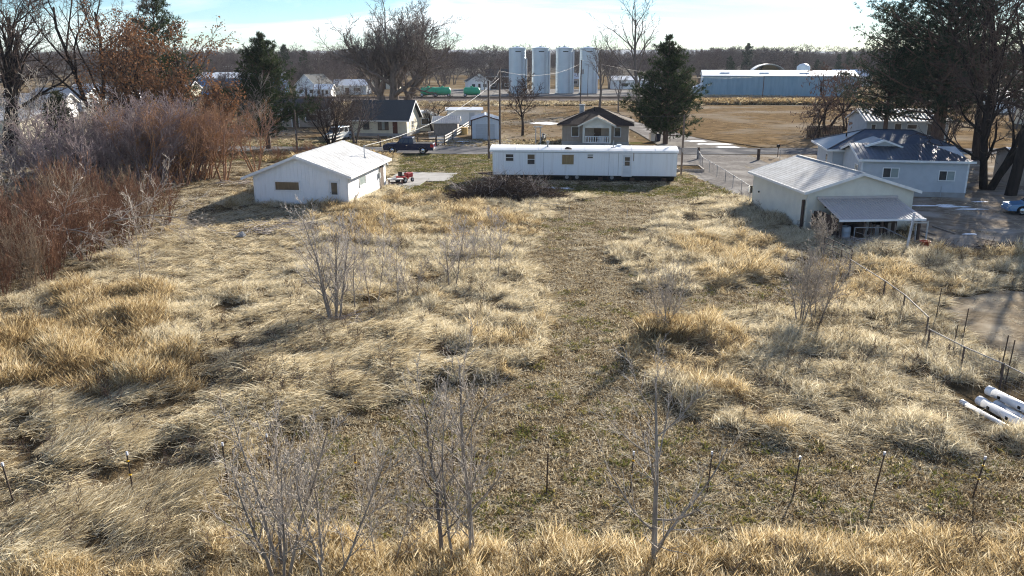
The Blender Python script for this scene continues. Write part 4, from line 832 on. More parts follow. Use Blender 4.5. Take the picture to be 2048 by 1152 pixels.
# ------------------------------------------------------------------ grass by instancing tufts
def blades(seed, n, base_r, h0, h1, lean0, lean1, w=.010, arch=.35, dirn=None, dspread=.5, head=False, z0=0):
    g = np.random.default_rng(seed); a = g.uniform(0, 2*np.pi, n); rr = base_r*np.sqrt(g.random(n)); P0 = np.stack([rr*np.cos(a), rr*np.sin(a), np.full(n, z0)+g.uniform(0, .03, n)], 1)
    th = g.uniform(0, 2*np.pi, n) if dirn is None else dirn+g.normal(0, dspread, n)
    le = np.radians(g.uniform(lean0, lean1, n)); L_ = g.uniform(h0, h1, n)
    d1 = np.stack([np.cos(th)*np.sin(le), np.sin(th)*np.sin(le), np.cos(le)], 1); le2 = np.minimum(np.radians(97), le+arch*g.uniform(.4, 1.6, n)); th2 = th+g.normal(0, .25, n)
    d2 = np.stack([np.cos(th2)*np.sin(le2), np.sin(th2)*np.sin(le2), np.cos(le2)], 1)
    P1 = P0+d1*(L_*.5)[:, None]; P2 = P1+d2*(L_*.5)[:, None]; P2[:, 2] = np.maximum(P2[:, 2], .015)
    sd = np.cross(d1, g.normal(size=(n, 3))); sd /= np.linalg.norm(sd, axis=1, keepdims=True)+1e-9; ww = (w*g.uniform(.45, 1.9, n))[:, None]
    if head:
        P15 = P1+d2*(L_*.26)[:, None]; V = np.stack([P0-sd*ww*.6, P0+sd*ww*.6, P1+sd*ww*.5, P1-sd*ww*.5, P15+sd*ww*1.7, P15-sd*ww*1.7, P2], 1).reshape(-1, 3); i = np.arange(n)[:, None]*7
        Q = np.concatenate([i+np.array([[0, 1, 2, 3]]), i+np.array([[3, 2, 4, 5]])]); T = i+np.array([[5, 4, 6]])
    else:
        V = np.stack([P0-sd*ww, P0+sd*ww, P1+sd*ww*.8, P1-sd*ww*.8, P2], 1).reshape(-1, 3); i = np.arange(n)[:, None]*5; Q = i+np.array([[0, 1, 2, 3]]); T = i+np.array([[3, 2, 4]])
    me = np_mesh('tuft', V, tris=T, quads=Q); at = me.attributes.new('blade', 'FLOAT', 'POINT'); at.data.foreach_set('value', np.repeat(g.random(n), 7 if head else 5).astype(np.float32)); return me
def scatter(name, label, cat, meshes, m, P_, rot, scl, idx, tint):
    me = bpy.data.meshes.new(name); n = len(P_); me.vertices.add(n); me.vertices.foreach_set('co', np.asarray(P_, np.float32).ravel())
    for nm, ty, arr, f in (('rot', 'FLOAT_VECTOR', rot, 'vector'), ('scl', 'FLOAT_VECTOR', scl, 'vector'), ('idx', 'INT', idx, 'value'), ('tint', 'FLOAT', tint, 'value')):
        at = me.attributes.new(nm, ty, 'POINT'); at.data.foreach_set(f, np.ascontiguousarray(arr, np.int32 if ty == 'INT' else np.float32).ravel())
    me.update(); c = bpy.data.collections.new(name+'_sources')
    for k, q_ in enumerate(meshes):
        if q_.materials and name != 'far_woods': q_ = q_.copy(); q_.materials.clear()
        if not q_.materials: q_.materials.append(M[m])
        c.objects.link(bpy.data.objects.new(f'{name}_source_{k:02d}', q_))
    o = bpy.data.objects.new(name, me); col.objects.link(o); tag(o, label, cat, kind='stuff')
    ng = bpy.data.node_groups.new(name, 'GeometryNodeTree'); ng.interface.new_socket('Geometry', in_out='INPUT', socket_type='NodeSocketGeometry'); ng.interface.new_socket('Geometry', in_out='OUTPUT', socket_type='NodeSocketGeometry')
    n_ = ng.nodes; l_ = ng.links; gi = n_.new('NodeGroupInput'); go = n_.new('NodeGroupOutput'); ip = n_.new('GeometryNodeInstanceOnPoints'); ci = n_.new('GeometryNodeCollectionInfo')
    ci.inputs['Collection'].default_value = c; ci.inputs['Separate Children'].default_value = True; ci.inputs['Reset Children'].default_value = True
    def na(nm, ty): a = n_.new('GeometryNodeInputNamedAttribute'); a.data_type = ty; a.inputs['Name'].default_value = nm; return a.outputs[0]
    l_.new(gi.outputs[0], ip.inputs['Points']); l_.new(ci.outputs[0], ip.inputs['Instance']); ip.inputs['Pick Instance'].default_value = True
    l_.new(na('idx', 'INT'), ip.inputs['Instance Index']); l_.new(na('rot', 'FLOAT_VECTOR'), ip.inputs['Rotation']); l_.new(na('scl', 'FLOAT_VECTOR'), ip.inputs['Scale']); l_.new(ip.outputs[0], go.inputs[0])
    md = o.modifiers.new('instances', 'NODES'); md.node_group = ng
    return o
STRAW = [(.12, .087, .047), (.43, .345, .205), (.66, .565, .38), (.80, .735, .57)]
GOLD = [(.15, .10, .048), (.42, .31, .155), (.62, .485, .27), (.76, .66, .46)]
M['straw'] = leaf_mat('straw', STRAW, .42, 'tint'); M['gold'] = leaf_mat('gold', GOLD, .4, 'tint')
M['litter'] = leaf_mat('litter', [(.12, .085, .045), (.28, .21, .115), (.54, .45, .29), (.72, .65, .49)], .3, 'tint')
M['green'] = leaf_mat('green', [(.07, .085, .02), (.13, .14, .035), (.24, .20, .075)], .35, 'tint')
g = np.random.default_rng(3)
def sample(y0, y1, s0, k):
    """stratified points over the seen land, spacing growing with distance"""
    out = []; y = y0
    while y < y1:
        s = s0+k*(y-14); xm = min(48, .68*y+3); n = int(2*xm/s); x = -xm+(np.arange(n)+g.random(n))*s; out.append(np.stack([x, y+g.random(n)*s], 1)); y += s
    return np.concatenate(out)
C2 = sample(11.5, 91, .19, .0044); X, Y = C2[:, 0], C2[:, 1]; zz = zones(X, Y); nrm = fbm(X*.75+3, Y*.75, 11, 3); big = fbm(X*.16, Y*.16, 31, 3); mid = fbm(X*.55, Y*.55, 51, 3); fine = g.random(len(X))
clear = ~(zz['build'] | zz['bare'] | zz['corral'])
Zl = land_z(X, Y)
road_ok = Y < 91.2
nearsh = zz['shade_home']
flow = 3.2*fbm(X*.12+9, Y*.12, 71, 2)+2.6*fbm(X*.5, Y*.5, 77, 2)-3.4          # which way the lodged grass lies
def emit(name, label, cat, mask, meshes, m, lean_flow=False, smin=.7, smax=1.25, tint=None, hs=None, wide=None):
    i = np.nonzero(mask)[0]; n = len(i)
    rot = np.zeros((n, 3)); rot[:, 2] = (flow[i]+g.normal(0, .22, n)) if lean_flow else g.uniform(0, 6.28, n); rot[:, 0] = g.normal(0, .06, n); rot[:, 1] = g.normal(0, .06, n)
    s = g.uniform(smin, smax, n); far = 1+np.clip((Y[i]-20)/70, 0, 1)*.75; sc_ = np.stack([s*far, s*far, s*(1 if hs is None else hs[i])], 1)
    t = np.clip((tint[i] if tint is not None else .5)+g.normal(0, .13, n), 0, 1)
    return scatter(name, label, cat, meshes, m, np.stack([X[i], Y[i], Zl[i]-.01], 1), rot, sc_, g.integers(0, len(meshes), n), t)
up_t = [blades(100+k, 85, .22, .12, .45, 4, 66, .0046, .6) for k in range(6)]
lo_t = [blades(200+k, 80, .32, .22, .75, 50, 85, .0046, .35, 0, .5) for k in range(6)]
li_t = [blades(300+k, 60, .32, .05, .30, 55, 90, .0052, .2) for k in range(6)]
st_t = [blades(330+k, 26, .22, .04, .13, 5, 50, .009, .4) for k in range(4)]
ta_t = [blades(400+k, 85, .22, .3, .75, 3, 28, .004, .3, head=True) for k in range(6)]
gr_t = [blades(500+k, 40, .24, .05, .16, 10, 60, .010, .6) for k in range(4)]
thin = zz['thicket']
mown = zz['mown'] & clear; lodged = zz['lodged'] & clear & ~mown; gold = zz['gold'] & clear & ~mown; band = zz['band'] & clear & ~lodged
lawn = zz['lawn'] & clear & ~nearsh; litz = (zz['litter'] | nearsh | thin) & clear
right_up = clear & ~mown & ~lodged & ~gold & ~band & ~lawn & ~litz & road_ok
pale = .38+.62*mid
hsc = .35+1.15*np.clip(nrm*1.6-.3, 0, 1)+.3*(fine-.5)
patch = vnoise(X*1.9, Y*1.9, 505)*.6+vnoise(X*4.3, Y*4.3, 506)*.4
hol = nrm > .40                                             # hollows stay nearly bare so mounds cast their shade
amb = np.clip(big*1.5-.25, 0, 1)
emit('field_grass', 'clumpy dry straw-coloured grass standing over the open field', 'dry grass', right_up & (hol | (fine < .4)) & (patch > .36) & (amb < .62), up_t, 'straw', tint=pale, hs=hsc, smin=.75, smax=1.25)
emit('golden_field_grass', 'golden dry grass tufts mixed through the field and along the fence', 'dry grass', right_up & (hol | (fine < .4)) & (patch > .36) & (amb >= .62), up_t+ta_t[:1], 'gold', tint=.15+.6*mid, hs=hsc*.9, smin=.75, smax=1.2)
emit('lodged_grass', 'long pale grass flattened in swirls over the left front field', 'dry grass', (lodged & ~gold & ((nrm > .42) | (fine < .2)) & (patch > .4)) | (right_up & (patch > .36) & (fine < .32)) | (litz & ~thin & ~nearsh & (patch > .42) & (fine < .4)), lo_t, 'straw', True, .7, 1.2, tint=pale-.14, hs=.75+.6*nrm)
emit('golden_mounds', 'dense golden brown grass mounds at the left below the thicket', 'dry grass', gold & (patch > .3), ta_t+up_t[:2], 'gold', tint=.05+.62*mid, hs=.5+.9*nrm, smin=.8, smax=1.25)
emit('front_grass', 'tall golden feathery grass along the front edge', 'dry grass', band & ((mid > .42) | (fine < .2)) & (patch > .42), ta_t+up_t[:2], 'gold', tint=.15+.75*mid, hs=.35+.75*mid, smin=.7, smax=1.1)
emit('front_pale_grass', 'pale bleached grass at the back of the front strip', 'dry grass', band & (fine > .55), up_t, 'straw', tint=.3+.5*mid, hs=.6+.4*mid)
emit('mown_litter', 'short cut straw litter over the mown track', 'straw litter', (mown & (fine > .15) & (patch > .33)) | (zz['corral'] & (fine < .3) & (patch > .5)) | (right_up & (fine > .8)) | (clear & (Y > 84) & (X < 16) & (fine < .5)) | (zz['bare'] & (X > 22) & (fine < .07)) | (litz & ~lawn & (fine > .25)) | (lawn & (fine < .45)) | (lodged & (fine < .3)), li_t, 'litter', tint=.36+.7*fbm(X*1.1, Y*1.1, 91, 3), smin=.6, smax=1.15, hs=.55+.5*mid)
fo_t = []
for k in range(4):
    _, _, o_ = bare_meshes(900+k, .55, .006, dict(n=(1, 7, 4), seg=(4, 3, 2), wob=(.1, .15, .2), up=(.05, .05, .03), tip=(.4, .4, .6), t0=(.3, .3), ang=(.7, .7), len=(.45, .5), taper=(.5, .4), rr=(.7, .7), rmin=.0028), 2, .3, 1); fo_t.append(tube_mesh('forb', [(b_, 3) for b_ in o_]))
emit('dead_weeds', 'dark dead weed stalks scattered through the dry grass', 'weeds', (right_up | lodged | band | gold) & (fine > .955), fo_t, 'twig_brown', smin=.7, smax=1.5)
emit('stubble', 'short stubble and weeds in the mown track', 'grass', (mown & (fine < .75)) | (lawn & (fine < .6)), st_t, 'litter', tint=.1+.5*mid)
emit('green_grass', 'low green grass around the mobile home lawn', 'grass', (lawn & (mid+.35*(fine-.5) > .44)) | (mown & (big > .45) & (fine > .91)) | ((Y > 84) & (X < 16) & clear & (mid > .4)), gr_t, 'green', tint=.2+.6*fine, smin=.8, smax=1.4)

# ------------------------------------------------------------------ far side weeds along the railway and in the lots
def weeds(name, label, n, xr, yr, mesh, m, s0, s1, seed, tint=.4):
    gg = np.random.default_rng(seed); x = gg.uniform(*xr, n); y = gg.uniform(*yr, n); rot = np.zeros((n, 3)); rot[:, 2] = gg.uniform(0, 6.28, n); s = gg.uniform(s0, s1, n)
    scatter(name, label, 'weeds', mesh, m, np.stack([x, y, np.zeros(n)], 1), rot, np.stack([s*1.6, s*1.6, s], 1), gg.integers(0, len(mesh), n), np.clip(tint+gg.normal(0, .2, n), 0, 1))
w_t = [blades(600+k, 60, .35, .25, .7, 5, 45, .03, .5) for k in range(4)]
weeds('railway_weeds', 'band of golden brush along the railway by the warehouse', 900, (42, 90), (196, 206), w_t, 'gold', 1.2, 2.6, 1, .2)
weeds('rail_side_weeds', 'pale dry weeds along the railway below the silos', 1300, (-110, 45), (190, 207), w_t, 'straw', .6, 1.4, 2, .2)
weeds('lot_weeds', 'short dry weeds over the open lot', 3200, (28, 95), (101, 192), w_t, 'gold', .06, .16, 3, .12)
weeds('back_lot_weeds', 'short dry weeds in the lot behind the bungalow', 2600, (-60, 18), (112, 190), w_t, 'straw', .1, .35, 4, .15)
weeds('verge_weeds', 'dry weeds under the pine along the left road verge', 900, (-60, -14), (85, 93), w_t, 'gold', .4, 1.1, 5, .3)
weeds('road_side_weeds', 'short dry weeds on the far verge of the road at left', 2600, (-68, 15), (100.5, 110), w_t, 'straw', .12, .45, 9, .3)
weeds('warehouse_weeds', 'pale weeds at the foot of the warehouse wall', 500, (50, 105), (233, 239), w_t, 'straw', .8, 1.6, 6, .7)

# ------------------------------------------------------------------ saplings in the field and at the front edge
M['twig_sap'] = mat('twig_sap', (.52, .48, .44), (.34, .30, .27), 3, .85)
SAP = dict(n=(1, 13, 6, 4), seg=(8, 5, 3, 2), wob=(.05, .08, .12, .15), up=(.06, .09, .07, .05), tip=(.2, .3, .4, .6), t0=(.16, .2, .2), ang=(.75, .7, .7), len=(.42, .45, .5), taper=(.65, .5, .4), rr=(.5, .55, .65), rmin=.0035)
def sapling(seed, h, r, px, py, label, stems=1, spread=.3, bark='bark_pale', twig='twig_pale', P=SAP, off=0, group=None, **kw):
    tr, cr, o = bare_meshes(seed, h, r, P, stems, spread, 2, **kw); p = G(px, py); return place_tree('sapling', label, 'sapling', tr, cr, bark, twig, (p.x, p.y, lz(p.x, p.y)-.03), off, group=group)
FS = 'bare saplings at the front edge'
sapling(11, 3.6, .048, 565, 1185, 'pale bare many-stemmed sapling at the bottom left of the front strip', 5, .3, rmin=.005, group=FS)
sapling(12, 3.3, .042, 660, 1190, 'slim bare forked sapling leaning right beside the bottom left clump', 3, .34, rmin=.0045, group=FS)
sapling(13, 4.0, .055, 1010, 1140, 'dark-barked bare sapling left of the tallest front sapling', 1, rmin=.005, wob=(.09, .1, .12, .15), group=FS, bark='bark_grey', off=.6).location.x -= 1.35
sapling(14, 4.6, .066, 945, 1128, 'tallest pale bare sapling rising at the centre of the front strip', 1, rmin=.005, group=FS)
sapling(15, 3.9, .044, 925, 1150, 'thin bare sapling close against the tallest front sapling', 2, .16, rmin=.0045, group=FS)
sapling(16, 4.4, .072, 1308, 1160, 'stout bare sapling with wide low limbs at front right of centre', 1, rmin=.005, group=FS, t0=(.05, .2, .2), ang=(1.0, .7, .7), len=(.5, .45, .5))
sapling(17, 2.4, .022, 770, 1150, 'short thin bare sapling between the bottom left clump and the dark one', 2, .3, rmin=.004, group=FS)
MS = 'bare saplings in the field'
sapling(21, 4.5, .060, 672, 655, 'largest bare sapling clump in the field, many upright stems', 5, .2, rmin=.005, group=MS, twig='twig_sap')
sapling(22, 3.6, .035, 710, 625, 'slender bare sapling just right of the largest field clump', 1, rmin=.006, group=MS, twig='twig_sap')
sapling(23, 3.5, .032, 748, 622, 'bare sapling with two stems near the middle of the field group', 2, .2, rmin=.006, group=MS, twig='twig_sap')
sapling(24, 2.7, .030, 797, 628, 'low dark-based bare sapling at the right of the field group', 1, rmin=.006, group=MS, twig='twig_sap')
sapling(25, 3.1, .042, 905, 585, 'single upright bare sapling above the dark strip of grass', 2, .12, rmin=.007, group=MS, twig='twig_sap')
sapling(26, 2.6, .028, 940, 548, 'thin bare sapling left of the twin saplings', 2, .15, rmin=.007, group=MS, twig='twig_sap')
sapling(27, 2.9, .026, 982, 548, 'left one of the twin bare saplings by the mown track', 1, rmin=.007, group=MS, twig='twig_sap')
sapling(28, 2.9, .026, 996, 566, 'right one of the twin bare saplings by the mown track', 1, rmin=.007, group=MS, twig='twig_sap')
sapling(29, 2.7, .030, 1328, 678, 'pale bushy sapling on a golden tuft beside the mown track', 4, .3, rmin=.005, group=MS)
sapling(30, 3.3, .036, 1600, 655, 'left clump of pale saplings in the right field', 4, .22, rmin=.006, group=MS)
sapling(31, 3.0, .030, 1632, 655, 'right clump of pale saplings in the right field', 4, .28, rmin=.006, group=MS)
sapling(32, 2.6, .026, 1640, 520, 'pale bare sapling in front of the lean-to by the gate', 4, .25, rmin=.007, group=MS)
sapling(33, 3.9, .025, 285, 575, 'lone thin white sapling at the edge of the thicket', 1, rmin=.006, group=MS)
sapling(34, 1.8, .02, 824, 605, 'smallest bare sapling right of the field group', 2, .3, rmin=.006, group=MS)
# grass tuft round the base of the track-side sapling
gb = G(1328, 682); n = 110; gg = np.random.default_rng(8); a = gg.uniform(0, 6.28, n); rr = .75*np.sqrt(gg.random(n))
scatter('track_tuft', 'dense golden tuft around the bushy sapling beside the track', 'dry grass', ta_t, 'gold', np.stack([gb.x+rr*np.cos(a)*1.2, gb.y+rr*np.sin(a), np.full(n, lz(gb.x, gb.y))], 1), np.stack([np.zeros(n), np.zeros(n), a], 1), np.full((n, 3), 1.0), gg.integers(0, 6, n), np.clip(gg.normal(.35, .15, n), 0, 1))

# ------------------------------------------------------------------ the thicket at the left
WIL = dict(n=(1, 8, 4), seg=(6, 3, 2), wob=(.06, .1, .12), up=(.05, .08, .05), tip=(.3, .4, .6), t0=(.25, .2), ang=(.55, .6), len=(.36, .5), taper=(.6, .4), rr=(.5, .6), rmin=.008)
def shrub_proto(seed, h, stems, spread, rmin=.009): tr, cr, o = bare_meshes(seed, h, .028, WIL, stems, spread, 1, rmin=rmin); return tr, cr
sp = [shrub_proto(700+k, 4.0, 15, .36) for k in range(4)]
BSH = dict(n=(1, 6, 6, 5), seg=(5, 5, 3, 2), wob=(.09, .12, .15, .18), up=(.04, .05, .04, .02), tip=(.35, .3, .4, .6), t0=(.3, .2, .2), ang=(.6, .65, .7), len=(.6, .5, .5), taper=(.45, .4, .4), rr=(.62, .6, .65), rmin=.0085)
spb = [bare_meshes(740+k, 3.6, .06, BSH, 5, .5, 2)[:2] for k in range(4)]
for nm in sp: pass
def mk_shrub(k, mset, bark, twig):
    tr, cr = sp[k % 4] if mset == 0 else (sp[k % 4][0].copy(), sp[k % 4][1].copy()); return tr, cr
variants = {}
for key, bark, twig in (('red', 'twig_red', 'twig_red'), ('purple', 'twig_purple', 'twig_purple'), ('orange', 'twig_orange', 'twig_orange'), ('tan', 'twig_tan', 'twig_tan')):
    variants[key] = []
    for k in range(4):
        src_ = spb if key in ('purple', 'orange') else sp; tr, cr = src_[k][0].copy(), src_[k][1].copy(); tr.materials.append(M[bark]); cr.materials.append(M[twig]); variants[key].append((tr, cr))
srng = random.Random(5)
def shrub(key, x, y, s, label, group, sz=None):
    tr, cr = srng.choice(variants[key]); t = thing('willow_shrub', label, 'shrub', (x, y, -.02), srng.uniform(0, 6.28), group); t.scale = (s, s, sz or s); obj('stem', tr, None, t); obj('crown', cr, None, t)
ys = 30.5
while ys < 53:
    for row in range(4):
        tan = srng.random() < .25
        shrub('tan' if tan else 'red', -22.6-row*1.9+srng.uniform(-.5, .5)-max(0, 36-ys)*.12, ys+srng.uniform(-.7, .7)+row*.5, srng.uniform(.6, 1.0)*(1+.05*row), 'tan bare willow stems standing among the reddish ones at the left edge' if tan else 'reddish bare willow stems packed along the left edge of the field', 'tan willow stems' if tan else 'red willow thicket')
    ys += 1.75
for k in range(16): shrub('orange', srng.uniform(-30.5, -24.2), srng.uniform(64, 76), srng.uniform(1.15, 1.6), 'orange twigged bare willow behind and left of the white shed', 'orange willows')
for k in range(22): shrub('purple', srng.uniform(-37, -26.5), srng.uniform(54, 76), srng.uniform(1.2, 1.8), 'purple twigged bare shrub in the middle of the left thicket', 'purple shrubs')
for k in range(16): shrub('purple', srng.uniform(-46, -34), srng.uniform(46, 76), srng.uniform(.8, 1.2), 'low tangled bare shrub at the far left edge', 'left edge shrubs')
for k in range(6): shrub('red', srng.uniform(-27, -18), srng.uniform(83, 88), srng.uniform(.35, .55), 'low dark bush on the verge behind the white shed', 'verge bushes')
# pale spreading tree in the thicket, pale leaning tree at the edge, grey limbs lying over the stems
tr, cr, _ = bare_meshes(41, 3.4, .20, None, 1, .3, 2, n=(1, 9, 8, 6, 4), t0=(.3, .2, .2, .15), ang=(1.05, .8, .75, .7), len=(1.5, .5, .45, .5), rmin=.011, up=(.05, .07, .05, .04, .03)); p = G(195, 388)
place_tree('bare_tree', 'pale spreading bare tree in the middle of the left thicket', 'tree', tr, cr, 'bark_pale', 'twig_pale', p, .4)
tr, cr, _ = bare_meshes(42, 7.0, .13, None, 2, .35, 2, rmin=.012, n=(1, 8, 7, 5, 3)); p = G(55, 400)
place_tree('bare_tree', 'pale-limbed bare tree with two trunks near the left edge', 'tree', tr, cr, 'bark_pale', 'twig_pale', (p.x, p.y-4, 0), 1.1)
place_tree('bare_tree', 'pale-limbed bare tree standing among the red willow stems at left', 'tree', tr, cr, 'bark_pale', 'twig_pale', (-31.5, 47, 0), 2.9, .8)
place_tree('bare_tree', 'pale-limbed bare tree behind the juniper at the left edge', 'tree', tr, cr, 'bark_pale', 'twig_pale', (-40.5, 64, 0), 4.9, 1.05)
tr, cr, _ = bare_meshes(43, 6.0, .09, None, 1, .3, 2, rmin=.009, n=(1, 9, 7, 4, 2), up=(0, .02, .02, .02, .02))
for k, (px, py, rz, lab) in enumerate(((10, 470, R(65), 'grey fallen limb sprawling over the red willow stems'), (160, 452, R(95), 'grey fallen limb reaching from the thicket toward the shed'))):
    p = G(px, py, 1.6); t = place_tree('fallen_limb', lab, 'limb', tr, cr, 'bark_pale', 'twig_pale', (p.x, p.y, 1.5), 0, .9, 'fallen grey limbs'); t.rotation_euler = (R(4), R(80), R(-8+20*k))
# big dark bare trees, rust-leaved tree, conifers and junipers on the left
tr, cr, _ = bare_meshes(51, 16, .42, None, 3, .28, 2, n=(1, 7, 7, 6, 3), rmin=.018, wob=(.13, .16, .17, .18, .2)); p = G(120, 306)
place_tree('bare_tree', 'large dark bare tree with crooked limbs filling the top left corner', 'tree', tr, cr, 'bark_dark', 'twig_brown', (p.x-1, p.y-8, 0), .3)
tr, cr, _ = bare_meshes(52, 17, .36, None, 2, .16, 2, n=(1, 7, 7, 6, 3), rmin=.018, wob=(.14, .16, .17, .18, .2))
place_tree('bare_tree', 'tall dark bare tree standing left of the rust-leaved tree', 'tree', tr, cr, 'bark_dark', 'twig_brown', (-45, 88, 0), 2.0)
place_tree('bare_tree', 'dark bare tree at the far left edge of the photo', 'tree', tr, cr, 'bark_dark', 'twig_brown', (-54, 78, 0), 4.0, .85)
def rusty(seed, h, r, loc, rz, label, s=1):
    tr, cr, o = bare_meshes(seed, h, r, None, 2, .3, 2, n=(1, 8, 7, 5), seg=(7, 6, 4, 3), rmin=.018)
    tips = [tuple(b[0][i]) for b in o[3] for i in (1, 3)]; v, q_ = leaf_quads(tips, seed, 4, .24, .2, .7, .4)
    place_tree('rust_tree', label, 'tree', tr, cr, 'bark_dark', 'twig_brown', loc, rz, s, 'rust-leaved trees', ('leaves', np_mesh('leaves', v, quads=q_), 'rust_leaf'))
rusty(61, 9.5, .26, (-35.5, 84, 0), .3, 'rust brown leaved tree at the right of the left clump, below the tall pine', 1.12)
rusty(62, 10.5, .26, (-41.5, 88, 0), 1.6, 'rust brown leaved tree at the left of the pair above the purple shrubs')
rusty(63, 8.0, .2, (-31.5, 82, 0), 2.6, 'smaller rust brown tree nearest the road behind the willows')
tr, cr = conifer_meshes(71, 19, 5.6, .32, .12, 28, 6, .05, .46, .85, .8, .35); place_tree('pine_tree', 'tall dark pine behind the rust-leaved trees, top cut by the photo edge', 'tree', tr, cr, 'bark_pine', 'needle', (-42.5, 100, 0))
tr, cr = conifer_meshes(72, 7.5, 2.1, .2, .02, 24, 7, -.35, .30, 1.2, .8)
for k, (x, y, s, lab) in enumerate(((-40, 72, 1.0, 'dark green juniper behind the pale limbs at left'), (-37.8, 74.5, .85, 'smaller dark juniper right of its taller neighbour at left'), (-43, 78, .9, 'dark juniper half hidden by the big bare tree at left'))):
    place_tree('juniper', lab, 'tree', tr, cr, 'bark_dark', 'juniper', (x, y, 0), k*2.0, s, 'junipers at the left')
# ------------------------------------------------------------------ trees along the road and behind
tr, cr = conifer_meshes(73, 13.2, 6.4, .34, .12, 28, 6, .0, .42, 1.1, 1.15, .3, ntri=13); p = G(538, 298); place_tree('pine_tree', 'broad dark green pine by the road behind the white shed', 'tree', tr, cr, 'bark_pine', 'needle', p, .5)
tr, cr = conifer_meshes(74, 13.2, 5.9, .36, .08, 30, 6, .03, .42, 1.1, 1.15, .3, ntri=13); p = G(1330, 288); place_tree('pine_tree', 'full dark green pine between the bungalow and the drive', 'tree', tr, cr, 'bark_pine', 'needle', p, 1.5)
tr, cr, _ = bare_meshes(81, 6.5, .55, None, 4, .42, 2, n=(1, 8, 9, 8, 6), seg=(6, 6, 4, 3, 2), len=(1.0, .52, .45, .5), rmin=.011, t0=(.35, .25, .2, .15), up=(.05, .07, .06, .02, -.02)); p = G(795, 234)
place_tree('bare_tree', 'huge round grey bare tree behind the cream house', 'tree', tr, cr, 'bark_grey', 'twig_grey', (p.x, 150, 0), .3, 2.0, sz=1.85)
tr, cr, _ = bare_meshes(82, 18, .42, None, 1, .3, 2, n=(1, 13, 7, 5, 3), ang=(.62, .6, .6, .6), t0=(.2, .25, .2, .15), len=(.52, .45, .45, .5), rmin=.019); p = G(1262, 216)
place_tree('bare_tree', 'tall upright pale bare tree right of the silos', 'tree', tr, cr, 'bark_grey', 'twig_grey', (p.x+1, 178, 0), .3, 1.05)
tr2, cr2, _ = bare_meshes(83, 13, .3, None, 1, .3, 2, n=(1, 9, 6, 5, 2), ang=(.6, .6, .6, .6), rmin=.02)
p = G(1197, 215); place_tree('bare_tree', 'thin bare tree just right of the fourth silo', 'tree', tr2, cr2, 'bark_grey', 'twig_grey', (p.x, 182, 0), 1.3, .95)
p = G(1232, 222); place_tree('bare_tree', 'small dark bare tree between the silos and the tall pale tree', 'tree', tr2, cr2, 'bark_grey', 'twig_grey', (p.x, 168, 0), 3.3, .55)
tr, cr, _ = bare_meshes(84, 5.0, .2, None, 1, .3, 2, n=(1, 8, 7, 6, 4), rmin=.018, t0=(.35, .2, .2, .15), len=(.95, .5, .45, .5)); p = G(1045, 272)
place_tree('bare_tree', 'brown bare tree right of the metal garage', 'tree', tr, cr, 'bark_dark', 'twig_brown', p, .3, 1.05, sz=1.1)
tr, cr, _ = bare_meshes(85, 5.2, .1, None, 9, .42, 1, n=(1, 9, 6, 4), seg=(6, 4, 3, 2), rmin=.013); p = G(655, 296)
place_tree('bare_tree', 'dark many-stemmed bare tree right of the road pine', 'tree', tr, cr, 'bark_dark', 'twig_brown', (p.x, 101, 0), .3, 1.1)
tr, cr, _ = bare_meshes(86, 6.2, .12, None, 5, .3, 1, n=(1, 10, 7, 5), seg=(6, 4, 3, 2), rmin=.013); p = G(715, 285)
place_tree('bare_tree', 'grey twiggy bare tree in front of the cream house', 'tree', tr, cr, 'bark_grey', 'twig_grey', (p.x, 104, 0), .3, 1.05)
tr, cr, _ = bare_meshes(87, 3.4, .22, None, 2, .5, 2, n=(1, 5, 5, 4, 3), rmin=.014, len=(.9, .5, .45, .5)); p = G(868, 262)
place_tree('bare_tree', 'crooked dark bare tree beside the striped-roof shed', 'tree', tr, cr, 'bark_dark', 'twig_brown', p, .3, 1.0)
tr, cr, _ = bare_meshes(88, 7, .03, None, 3, .2, 1, n=(1, 10, 6, 3), seg=(6, 4, 3, 2), rmin=.012); p = G(525, 302)
place_tree('bare_tree', 'pale thin bare tree in front of the road pine', 'tree', tr, cr, 'bark_pale', 'twig_pale', (p.x, p.y-2, 0), .3, .85)
# pod trees in the lot at the right, leaning to the left
def podtree(seed, h, r, loc, rz, label, tilt, s=1):
    tr, cr, o = bare_meshes(seed, h, r, None, 2, .3, 2, n=(1, 6, 6, 4), seg=(7, 6, 4, 3), rmin=.017, wob=(.14, .16, .18, .2), up=(.02, .0, -.02, -.05), len=(.7, .55, .5, .5))
    tips = [tuple(b[0][-1]) for b in o[3]]; v, q_ = leaf_quads(tips, seed, 3, .12, .42, .3, 2.5)
    t = place_tree('pod_tree', label, 'tree', tr, cr, 'bark_dark', 'twig_brown', loc, rz, s, 'bare trees with hanging pods', ('pods', np_mesh('pods', v, quads=q_), 'pod'), tilt)
p = G(1628, 285); podtree(91, 6.0, .2, p, 2.0, 'leaning bare tree with hanging pods at the edge of the open lot', (R(4), R(-22)))
p = G(1652, 262); podtree(92, 9.0, .25, p, .5, 'taller bare tree with hanging pods left of the big pines', (0, R(-3)))
p = G(1690, 262); podtree(93, 7.5, .2, p, 3.5, 'bare tree with hanging pods against the grey house gable', (0, R(4)))
